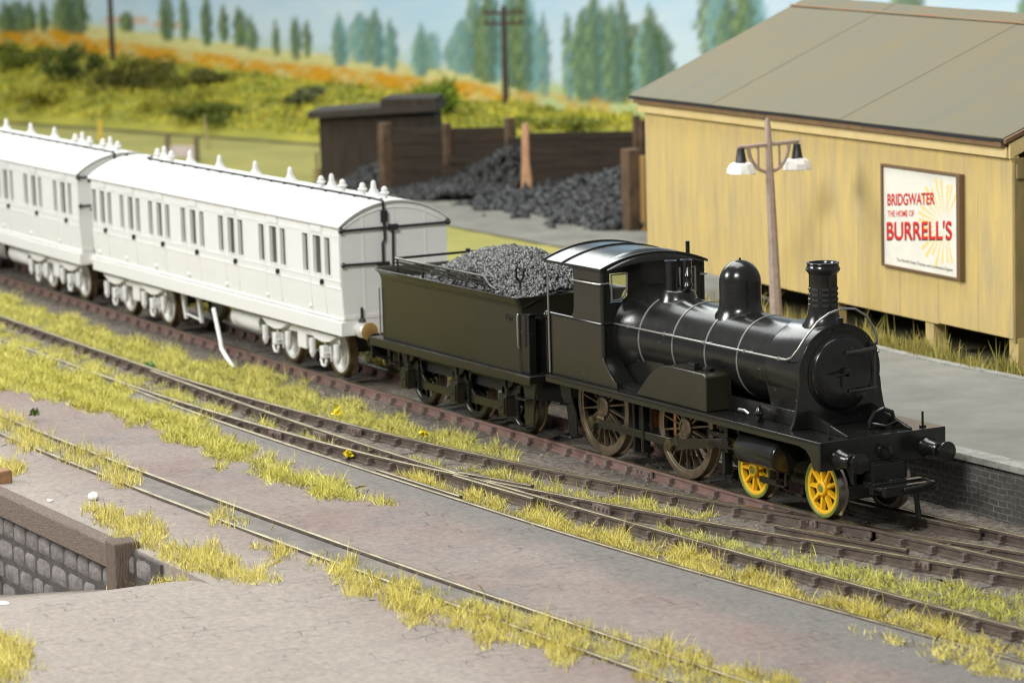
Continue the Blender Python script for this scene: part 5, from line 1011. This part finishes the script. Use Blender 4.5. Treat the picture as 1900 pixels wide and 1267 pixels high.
    prf = [(y, zc2+math.sqrt(R2*R2-y*y)) for y in ys]
    rf = MB().prism(prf+[(y, z-0.035) for y, z in reversed(prf)], 'x', -LEN-0.05, 0.06).build('roof', white_roof, r_, sharp=40)
    def vent(x, big):
        b = MB(); c = (x, 0.02, 3.86); K = 1.0
        if big: b.lathe([(0.20,-0.02),(0.185,0.02),(0.15,0.04),(0.115,0.08),(0.09,0.13),(0.085,0.155),(0.068,0.16),(0.058,0.25),(0.045,0.315),(0.025,0.34),(0,0.345)], c=c, n=20); b.v = [(c[0]+(p[0]-c[0])*K, c[1]+(p[1]-c[1])*K, c[2]+(p[2]-c[2])*K) for p in b.v]
        else: b.lathe([(0.075,-0.02),(0.06,0.02),(0.05,0.07),(0.10,0.10),(0.105,0.13),(0.065,0.15),(0.07,0.19),(0.05,0.235),(0.02,0.255),(0,0.258)], c=c, n=16); b.v = [(c[0]+(p[0]-c[0])*K, c[1]+(p[1]-c[1])*K, c[2]+(p[2]-c[2])*K) for p in b.v]
        b.build('roof_lamp' if big else 'roof_vent', white_roof, rf, sharp=40)
    for x in (-12.75,-11.1,-9.3,-7.2,-5.25,-3.05,-0.95): vent(x, True)
    for x in (-13.2,-12.3,-3.6,-2.5,-1.5,-0.42): vent(x, False)
    b = MB(); zp = zc2+math.sqrt(R2*R2-0.06)+0.03
    b.tube([(-13.35,-0.05,zp+0.03),(-13.32,-0.22,zp),(-0.4,-0.25,zp),(0.0,-0.26,zp-0.02),(0.05,-0.26,zp-0.08)], 0.025, 8)
    for k_ in range(18): b.box(-13.0+k_*0.73,-12.93+k_*0.73,-0.30,-0.18,zp-0.05,zp+0.005)
    b.build('roof_pipe', pipe_black, rf)
    # running gear
    for bx in (-2.63, -12.4):
        for sy in (-1,1):
            b = MB(); b.box(bx-1.95,bx+1.95,sy*1.02,sy*0.94,0.82,0.99); b.box(bx-0.22,bx+0.22,sy*1.03,sy*0.94,0.5,0.85)
            for q in (-1.25,1.25):
                b.prism([(bx+q-0.75,0.98),(bx+q+0.75,0.98),(bx+q+0.35,0.82),(bx+q,0.78),(bx+q-0.35,0.82)], 'y', sy*1.03, sy*1.12)
                b.box(bx+q-0.16,bx+q-0.12,sy*0.96,sy*1.0,0.36,0.85); b.box(bx+q+0.12,bx+q+0.16,sy*0.96,sy*1.0,0.36,0.85)
            sf = b.build('bogie_frame', white, r_, bevel=0.015)
            for q in (-1.25,1.25):
                b = MB(); b.box(bx+q-0.10,bx+q+0.10,sy*0.98,sy*1.14,0.44,0.70); b.box(bx+q-0.13,bx+q+0.13,sy*0.98,sy*1.10,0.52,0.57); b.tube([(bx+q-0.13,sy*1.1,0.42),(bx+q-0.05,sy*1.1,0.28),(bx+q+0.1,sy*1.1,0.28),(bx+q+0.16,sy*1.1,0.42)], 0.035, 6); b.build('axlebox', white, sf, bevel=0.02)
                for p in (-0.62,0.62):
                    MB().lathe([(0.03,0.38),(0.065,0.46),(0.08,0.52),(0.065,0.58),(0.075,0.64),(0.075,0.80)], c=(bx+q+p,sy*1.06,0), n=12).build('spring_hanger', white, sf)
        for q in (-1.25,1.25):
            for sy in (-1,1):
                c = (bx+q,0,0.549); R_ = 0.549
                b = MB(); b.lathe([(0.0,sy*0.70),(0.10,sy*0.71),(0.12,sy*0.66),(0.36,sy*0.655),(0.40,sy*0.70),(0.46,sy*0.705),(0.465,sy*0.60)], c=c, axis='y', n=40); w_ = b.build('wheel', white, r_, sharp=40)
                b = MB(); b.lathe([(0.462,sy*0.60),(0.466,sy*0.722),(0.52,sy*0.728),(R_-0.004,sy*0.722),(R_,sy*0.71),(R_+0.004,sy*0.60),(R_+0.05,sy*0.585),(R_+0.05,sy*0.56),(0.46,sy*0.55)], c=c, axis='y', n=48, caps=False); b.build('tyre', mat('coach_tyre', (0.30,0.22,0.12), 0.35, 0.8, col2=(0.16,0.12,0.08), scale=5), w_, sharp=40)
            MB().lathe([(0.07,-0.6),(0.07,0.6)], c=(bx+q,0,0.549), axis='y', n=10).build('axle', black_matt, r_)
        MB().box(bx-1.7,bx+1.7,-0.6,0.6,0.62,0.95).build('bogie_centre', black_matt, r_)
    MB().box(-13.5,-1.2,-0.7,0.7,0.96,1.07).build('underframe', mat('underframe_dark', (0.05,0.045,0.035), 0.8), r_)
    b = MB(); b.lathe([(0,-6.75),(0.22,-6.73),(0.26,-6.65),(0.26,-5.25),(0.22,-5.15),(0,-5.13)], c=(0,-0.72,0.74), axis='x', n=28); b.build('gas_tank', white, r_, sharp=40)
    for x in (-10.1,-9.15): MB().prism([(x-0.16,1.07),(x+0.10,1.07),(x+0.16,0.30),(x+0.08,0.30)], 'y', -0.75, -0.68).build('queen_post', white, r_)
    b = MB(); b.tube([(-10.0,-0.72,0.42),(-9.0,-0.72,0.36)], 0.03, 6); b.build('truss_rod', white, r_)
    return r_
co = make_coach(); co.location = (-17.643, 0.135, 0); co.rotation_euler = (0,0,-0.013)
c2 = copy_tree(co); c2.location = (-17.643-15.65*1.0, 0.135+0.26, 0); c2.rotation_euler = (0,0,-0.026)
c2['label'] = 'rear white coach cut off by the left edge, coupled behind the other coach'
tag(MB().tube([(-24.2,-1.22,0.98),(-23.75,-1.28,0.30),(-23.65,-1.30,0.12),(-23.25,-1.36,-0.02),(-22.75,-1.42,-0.2)], 0.05, 8).build('bent_rod', white), 'bent white rod leaning from the coach underside to the ballast', 'rod')

# ------------------------------------------------------------------ grass tufts
def pip(px, py, poly):
    inside = np.zeros(len(px), bool); n = len(poly)
    for i in range(n):
        x0, y0 = poly[i]; x1, y1 = poly[(i+1) % n]
        c = ((y0 > py) != (y1 > py)) & (px < (x1-x0)*(py-y0)/((y1-y0) or 1e-9)+x0); inside ^= c
    return inside
def edge_dist(px, py, poly):
    d = np.full(len(px), 9.0); n = len(poly)
    for i in range(n):
        a = np.array(poly[i]); b_ = np.array(poly[(i+1) % n]); ab = b_-a; t_ = np.clip(((px-a[0])*ab[0]+(py-a[1])*ab[1])/(ab@ab+1e-9), 0, 1)
        d = np.minimum(d, np.hypot(px-a[0]-t_*ab[0], py-a[1]-t_*ab[1]))
    return d
def grass(name, polys, zfun, dens, length, cA, cB, label, patchy=0.3, lean=1.25, wid=0.0058, fuzz=0.42):
    dens = dens*2.9; length = length*(0.40 if length > 0.39 and length < 0.5 else 0.55)
    Vs, Fs, Cs = [], [], []; off = 0
    for poly in polys:
        xs_ = [p[0] for p in poly]; ys_ = [p[1] for p in poly]; area = (max(xs_)-min(xs_)+2*fuzz)*(max(ys_)-min(ys_)+2*fuzz); n = int(area*dens)
        x = rng.uniform(min(xs_)-fuzz, max(xs_)+fuzz, n); y = rng.uniform(min(ys_)-fuzz, max(ys_)+fuzz, n)
        ins = pip(x, y, poly); ed = edge_dist(x, y, poly); sd = np.where(ins, ed, -ed)
        nz_ = n2(x*2.1, y*3.3, 3)*0.5+n2(x*0.9, y*1.7, 8)*0.5
        keep = rng.random(n) < np.clip((sd+0.10+nz_*fuzz*1.4)/0.42, 0, 1)*np.clip(1.0 - patchy*(0.5-nz_*1.2), 0.05, 1)
        x, y, nz_ = x[keep], y[keep], nz_[keep]; n = len(x); z = zfun(x, y)
        # blades gather in tufts: lean away from a tuft centre
        tx, ty = np.round(x/0.34)*0.34+0.12*np.sin(y*9), np.round(y/0.34)*0.34+0.12*np.cos(x*8); dx, dy = (x-tx), (y-ty)
        ang = np.arctan2(dy, dx)+rng.normal(0, 0.9, n); ln = length*rng.uniform(0.35, 1.25, n)*(0.65+0.6*(nz_+0.5))*np.where(rng.random(n) < 0.05, 1.9, 1.0); ti = np.clip(np.abs(rng.normal(lean*0.7, 0.35, n)), 0, 1.35)
        dirv = np.stack([np.cos(ang)*np.sin(ti), np.sin(ang)*np.sin(ti), np.cos(ti)], 1)
        base = np.stack([x, y, z], 1); tip = base + dirv*ln[:, None]; tip[:, 2] -= (ln*np.sin(ti)**2*0.25); midp = base*0.5+tip*0.5; midp[:, 2] += ln*0.08
        side_ = np.stack([0.487+0*x, 0.873+0*x, 0*x], 1)+rng.normal(0, 0.35, (n, 3)); side_ /= np.linalg.norm(side_, axis=1)[:, None]; w = (wid*rng.uniform(0.7, 1.3, n))[:, None]
        V = np.stack([base-side_*w, base+side_*w, midp+side_*w*0.7, tip, midp-side_*w*0.7], 1).reshape(-1, 3)
        F = np.array([0,1,2,3,4])[None]+5*np.arange(n)[:, None]+off; off += 5*n
        f = np.clip(0.5+0.55*nz_+rng.normal(0, 0.28, n), 0, 1)[:, None]; c = np.array(cA)*(1-f)+np.array(cB)*f; c = c*rng.uniform(0.72, 1.22, (n, 1))
        dark = rng.random(n) < 0.03; c[dark] = np.array([0.16,0.12,0.04])
        Vs.append(V); Fs.append(F); Cs.append(np.repeat(c, 5, 0))
    o = scatter_mesh(name, np.concatenate(Vs), np.concatenate(Fs), np.concatenate(Cs), grass_m); tag(o, label, 'grass', kind='stuff'); return o
zt_ = lambda x, y: np.full(len(x), -0.205); zy = lambda x, y: np.full(len(x), -0.02)
def zr(x, y): return np.array([ramp_z(a, b_) if b_ < -10.9 else -0.02 for a, b_ in zip(x, y)])
Yg, Yb = (0.50,0.45,0.075), (0.74,0.67,0.20); Gg = (0.40,0.41,0.06); Og, Ob = (0.56,0.49,0.10), (0.80,0.71,0.24)
G1 = [[(-46,-2.5),(-33,-2.9),(-28,-3.02),(-20,-3.2),(-16.9,-3.05),(-14.2,-2.85),(-12.0,-2.65),(-10.0,-2.3),(-8.8,-1.9),(-9.9,-1.62),(-11,-1.45),(-14.4,-1.5),(-17,-1.55),(-19,-1.35),(-20.6,-1.05),(-22,-1.1),(-24,-1.5),(-30,-1.5),(-38,-1.25),(-46,-1.0)]]
grass('grass', G1, zt_, 420, 0.36, Gg, Yb, 'long grass strip between the main track and the siding', patchy=0.25)
G2 = [[(-46,-3.3),(-36,-3.6),(-30,-3.5),(-22,-3.7),(-16,-3.95),(-12.4,-3.95),(-11.5,-4.1),(-14,-4.25),(-17,-4.45),(-22,-4.45),(-27,-4.35),(-33,-4.2),(-46,-3.9)], [(-11.77,-4.25),(-10.95,-3.95),(-8.9,-3.5),(-9.23,-3.92)], [(-10.6,-3.45),(-9.5,-3.0),(-8.9,-3.2),(-9.6,-3.55)]]
grass('grass', G2, zt_, 400, 0.30, Gg, Yb, 'grass growing between the siding rails at left', patchy=0.4)
G3 = [[(-42,-4.5),(-30,-4.75),(-24,-4.85),(-21,-4.9),(-19.6,-5.1),(-15,-5.35),(-12.4,-5.6),(-10.4,-5.95),(-8.4,-5.78),(-5.9,-5.95),(-7.16,-6.6),(-9.65,-6.72),(-13.85,-6.5),(-17.59,-6.45),(-19.87,-6.75),(-22.3,-7.0),(-30,-6.9),(-42,-6.5)]]
grass('grass', G3, zy, 460, 0.36, (0.45,0.44,0.065), (0.76,0.70,0.20), 'broad bright grass strip along the paved yard edge', patchy=0.15)
G5 = [[(-9.6,-4.02),(-7.4,-3.95),(-5.0,-3.75),(-2.87,-3.62),(-0.56,-3.5),(2.34,-3.3),(4.97,-3.2),(7.3,-2.98),(12,-2.5),(12.5,-3.1),(8.2,-3.7),(5.88,-4.0),(3.36,-4.2),(0.59,-4.45),(-2.6,-4.62),(-5.2,-4.70),(-6.13,-4.55),(-8.4,-4.55)]]
grass('grass', G5, zt_, 520, 0.34, (0.54,0.47,0.085), (0.80,0.70,0.21), 'dry grass strip along the near siding rail in front of the yard', patchy=0.3)
G6 = [[(-9.3,-3.1),(-8.1,-2.65),(-6.1,-2.3),(-4.2,-1.85),(-2.6,-1.6),(-2.3,-2.0),(-3.3,-2.6),(-4.2,-2.85),(-5.88,-3.0),(-7.5,-3.35)]]
grass('grass', G6, zt_, 430, 0.30, (0.45,0.43,0.07), (0.74,0.67,0.19), 'grass between the turnout rails in front of the driving wheels', patchy=0.4)
G7 = [[(-3.3,-3.1),(-2.2,-2.75),(-0.9,-2.4),(1.08,-2.1),(3.0,-1.75),(5.2,-1.25),(9.5,-0.6),(9.5,-2.0),(6.37,-2.5),(4.15,-2.7),(1.73,-2.9),(-0.58,-3.1),(-2.2,-3.25)]]
grass('grass', G7, zt_, 430, 0.31, (0.42,0.45,0.065), (0.74,0.69,0.20), 'greener grass between the turnout rails at right', patchy=0.3)
G8 = [[(-22,-8.2),(-18.99,-8.2),(-17.06,-8.2),(-14.4,-8.5),(-13.1,-8.28),(-10.55,-8.36),(-10.09,-8.97),(-13.02,-9.06),(-14.71,-9.3),(-17.17,-8.9),(-22,-8.9)], [(-7.28,-8.74),(-6.37,-8.4),(-5.45,-8.48),(-6.61,-8.9)], [(-14.2,-10.3),(-13.2,-9.9),(-12.2,-10.25),(-13.0,-10.6)]]
grass('grass', G8, zy, 300, 0.36, Og, Ob, 'straw coloured grass tufts around the sunken yard track at left', patchy=0.4, lean=0.8)
G9 = [[(-8.8,-10.39),(-7.75,-9.85),(-5.98,-9.95),(-4.34,-9.85),(-1.88,-10.1),(-2.11,-10.6),(-3.3,-11.05),(-4.2,-11.0),(-5.0,-10.75),(-6.88,-10.76)]]
grass('grass', G9, zr, 420, 0.40, Og, Ob, 'straw yellow tufts behind the stout dock post', patchy=0.3, lean=0.9)
G10 = [[(-4.4,-9.3),(-3.0,-8.75),(-0.9,-8.35),(1.0,-8.2),(2.88,-7.9),(5.15,-7.4),(7.2,-6.95),(9.5,-6.8),(9.5,-7.9),(6.9,-8.2),(4.9,-8.75),(3.37,-9.35),(1.84,-9.5),(-0.3,-9.35),(-1.6,-9.1),(-2.6,-9.35)]]
grass('grass', G10, zy, 430, 0.40, Og, (0.80,0.71,0.22), 'straw yellow grass growing over the sunken yard track in front', patchy=0.45, lean=0.85)
G11 = [[(-1.5,-14.7),(0.1,-14.75),(1.5,-15.1),(1.9,-15.9),(0,-16.5)]]
grass('grass', G11, zr, 420, 0.40, Og, Ob, 'straw tuft on the paving at the bottom left corner', lean=0.8)
G13 = [[(5.6,-4.6),(7.03,-4.35),(8.47,-4.05),(10.5,-3.9),(10,-4.6),(7.51,-4.75)]]
grass('grass', G13, zy, 300, 0.30, Og, Ob, 'thin straw grass on the yard at the right edge', patchy=0.5)
G14 = [[(-25,7.7),(-16,7.8),(-8,7.62),(-2,7.4),(4,7.2),(4,8.3),(-6,8.45),(-16,8.7),(-25,9.2)]]
grass('grass', G14, lambda x, y: np.where(x > -19, 0.52, 0.52-0.72*np.clip((-19-x)/6, 0, 1)), 420, 0.72, (0.22,0.21,0.04), (0.50,0.43,0.13), 'rough weedy grass between the platform back and the shed', patchy=0.4, lean=0.6, wid=0.016)
G15 = [[(-27,1.3),(-19,1.0),(-17,1.6),(-18,4.0),(-27,4.2)], [(-46,1.9),(-27,1.6),(-27,4.0),(-46,4.2)], [(-17,3.0),(-10,3.6),(-17.6,7.4),(-22,7.4),(-22,4.0)]]
grass('grass', G15, zt_, 130, 0.40, (0.20,0.19,0.02), (0.36,0.33,0.05), 'olive grass behind the coaches under the far rail', patchy=0.2, wid=0.02)

# ------------------------------------------------------------------ small litter
def lump(name, m_, x, y, z, r_, sc, label, cat):
    b = MB(); b.ball((0,0,r_*sc[2]*0.8), r_, 12, sc=sc, jit=0.16); b.ball((-r_*0.9,-r_*0.3,r_*0.4), r_*0.5, 8, jit=0.2); o = b.build(name, m_); o.location = (x, y, z); return tag(o, label, cat)
lump('white_crumb', foam_white, -9.61, -9.93, -0.02, 0.10, (1.0,0.9,0.8), 'largest white crumb lying on the dock above the beam', 'crumb')
lump('white_crumb', foam_white, -9.95, -10.61, -0.02, 0.05, (1.3,1,0.4), 'flat white flake left of the largest crumb on the dock', 'crumb')
lump('white_crumb', foam_white, -4.2, -13.55, ramp_z(-4.2,-13.55), 0.07, (1.3,1,0.5), 'white crumb lying on the ramp below the stone wall', 'crumb')
def scraps(name, m_, x, y, z, r_, n, label, cat):
    P = rng.normal(0, r_*0.45, (n,3)); P[:,2] = np.abs(P[:,2])+0.03; V, F, _ = leaves(n, P, r_*0.5, np.zeros((n,3)), 0.7); o = scatter_mesh(name, V, F, np.zeros((len(V),3)), m_); o.location = (x, y, z); return tag(o, label, cat)
scraps('leaf_clump', leaf_g, -17.9, -7.91, 0.10, 0.11, 34, 'dark green leaf clump by the sunken track at far left', 'leaf clump')
scraps('leaf_clump', leaf_bright, -23.5, -3.15, -0.12, 0.12, 24, 'tiny bright green leaf scrap beside the siding rail', 'leaf clump')
scraps('yellow_flower', flower_y, -14.9, -2.65, -0.05, 0.09, 46, 'yellow flower clump in the grass below the gap between coach and tender', 'flower', )
scraps('yellow_flower', flower_y, -12.0, -2.2, -0.12, 0.09, 40, 'yellow flower clump in the grass below the tender', 'flower')
scraps('yellow_flower', flower_y, -11.0, -4.3, -0.12, 0.09, 36, 'yellow flower clump between the turnout rails', 'flower')
n = 1400; xs_ = rng.uniform(-40,14,n); ys_ = rng.uniform(-4.6,1.8,n)
lumps('ballast_grit', mat('grit_pale', (0.19,0.165,0.135), 0.9, col2=(0.30,0.27,0.23), scale=2), np.stack([xs_,ys_,np.full(n,-0.19)],1), 0.034, 'loose grit scattered over the track bed', 'grit')
